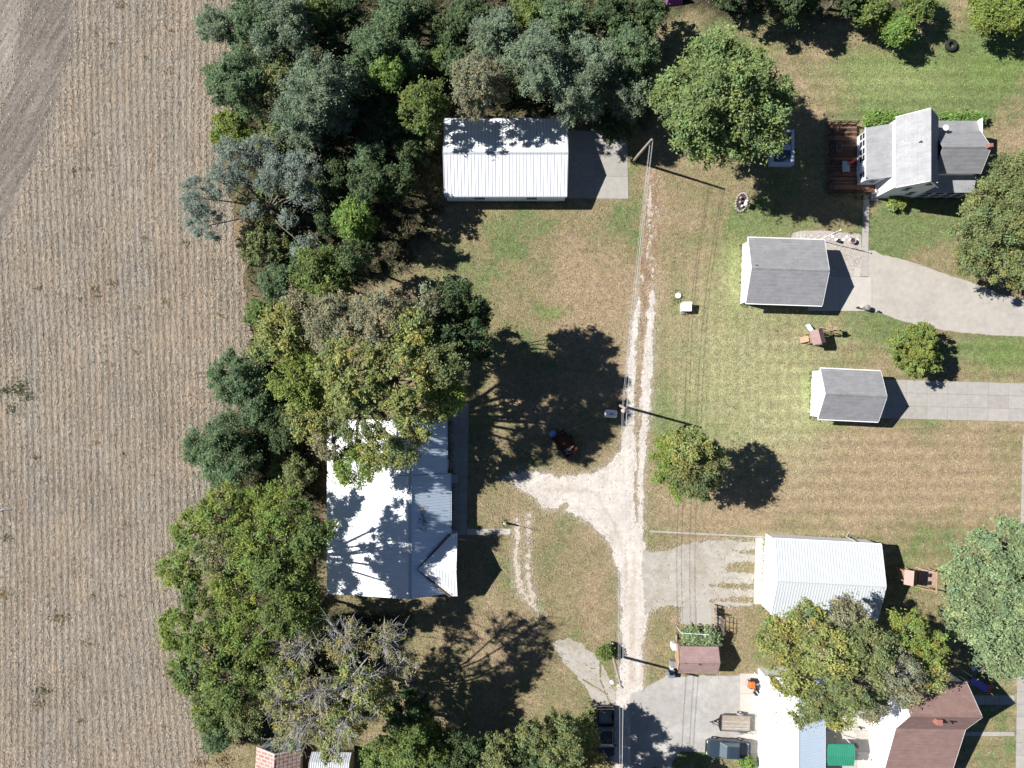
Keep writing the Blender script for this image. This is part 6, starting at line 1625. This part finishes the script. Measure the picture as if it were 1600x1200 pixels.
# taller rough grass and brush at the wood edge and under the trees
n = 90000
X = r.uniform(330, 1040, n); Y = r.uniform(-40, 1240, n)
wf = np.maximum.reduce([poly_sdf(X, Y, [(395, -60), (1040, -60), (1010, 190), (690, 190), (690, 330), (640, 420), (520, 470), (390, 470), (350, 200)]), poly_sdf(X, Y, [(385, 470), (520, 470), (512, 760), (505, 960), (640, 960), (560, 1160), (322, 1160), (330, 760)])])
ok = (wf + 20 * (fbm(X / 15, Y / 15, 3, 71) - .5) > 0) & (field_f(X, Y) < 3) & ~on_pave(X, Y) & (fbm(X / 12, Y / 12, 3, 72) > .40)
X, Y = X[ok], Y[ok]
C = np.array(((.075, .09, .038), (.06, .09, .03), (.10, .09, .045), (.11, .085, .055)))[r.integers(0, 4, len(X))] * r.uniform(.6, 1.2, len(X))[:, None]
blades('undergrowth', X, Y, C, .35, .10, M_grass, 'brown and green undergrowth on the floor of the wood', r)
# loose stones along the rims of the gravel, and dirt in its tracks
n = 260000
X = r.uniform(780, 1190, n); Y = r.uniform(270, 1240, n)
lf = np.maximum(lane_f(X, Y), park_f(X, Y))
pr = np.where(lf > 0, .16 * np.exp(-lf / 5) + .03, .75 * np.exp(lf / 3.4))
ok = (r.random(n) < pr) & (lf > -14) & ~on_pave(X, Y) & (yard_f(X, Y) < 2)
X, Y, lf = X[ok], Y[ok], lf[ok]
pal = np.array(((.55, .50, .44), (.48, .43, .37), (.40, .345, .28), (.30, .245, .17), (.22, .185, .10)))
C = np.where((lf > 0)[:, None], pal[r.integers(1, 5, len(X))], pal[r.integers(0, 3, len(X))]) * r.uniform(.8, 1.1, len(X))[:, None]
chips('loose_gravel', X, Y, C, .055, .045, M_litter, 'loose pale stones strewn along the gravel rims', r, z=.018)
# old twigs and leaves caught on the steep east roof slope
n = 90
t = r.beta(2, 1.6, n); px = 661 + r.normal(0, 4.5, n) + 4 * (t - .5); py = 786 + 44 * t
gx_ = 800 + (px - 800) * .947; zz = 4.6 - (gx_ - 650.4) * (2.15 / 56.6) + .05
s_ = (80 - zz) / 80
chips('roof_leaves', 800 + (px - 800) * s_, 600 + (py - 600) * s_, np.array(((.16, .10, .07),)) * r.uniform(.6, 1.4, n)[:, None], .13, .04, M_litter, 'brown dead leaves caught on the shade tinted steel roof slope', r, z=zz)

# leaves blown onto the white garage roof under the yellowing tree
n = 130
gx_ = 1190 + 33 * r.random(n); gy_ = 1080 + 60 * r.beta(1, 2, n)
chips('roof_litter', gx_, gy_, np.array(((.30, .24, .10),)) * r.uniform(.5, 1.2, n)[:, None], .10, .06, M_litter, 'dry leaves blown onto the white garage roof', r, z=4.1 - (1226 - gx_) * (1.2 / 45) + .05)
# longer grass the mower misses along walls and posts
xs, ys = [], []
for x0, y0, x1, y1 in ((700, 202, 883, 315), (1158, 384, 1267, 477), (1266, 580, 1353, 652), (1194, 840, 1349, 949), (1055, 1002, 1112, 1038), (1336, 214, 1496, 309), (524, 656, 706, 917), (1362, 1034, 1456, 1240)):
    for a, q, e_, w_ in ((x0, y0, x1, y0), (x0, y1, x1, y1), (x0, y0, x0, y1), (x1, y0, x1, y1)):
        k = int(math.hypot(e_ - a, w_ - q) * 2.2); t = r.random(k)
        xs.append(a + (e_ - a) * t + r.normal(0, 1.6, k)); ys.append(q + (w_ - q) * t + r.normal(0, 1.6, k))
for px, py in ((990, 251), (968, 634), (957, 1022), (790, 817), (1072, 487), (1059, 466), (953, 652), (1484, 80), (1266, 533), (1291, 522), (1440, 910), (1158, 326)):
    xs.append(px + r.normal(0, 4, 70)); ys.append(py + r.normal(0, 4, 70))
X, Y = np.concatenate(xs), np.concatenate(ys)
C = lawn_color(X, Y) * np.array((.80, 1.0, .8)) * r.uniform(.6, 1.25, len(X))[:, None]
blades('wall_grass', X, Y, C, .20, .06, M_grass, 'longer untrimmed grass along the walls and posts', r)
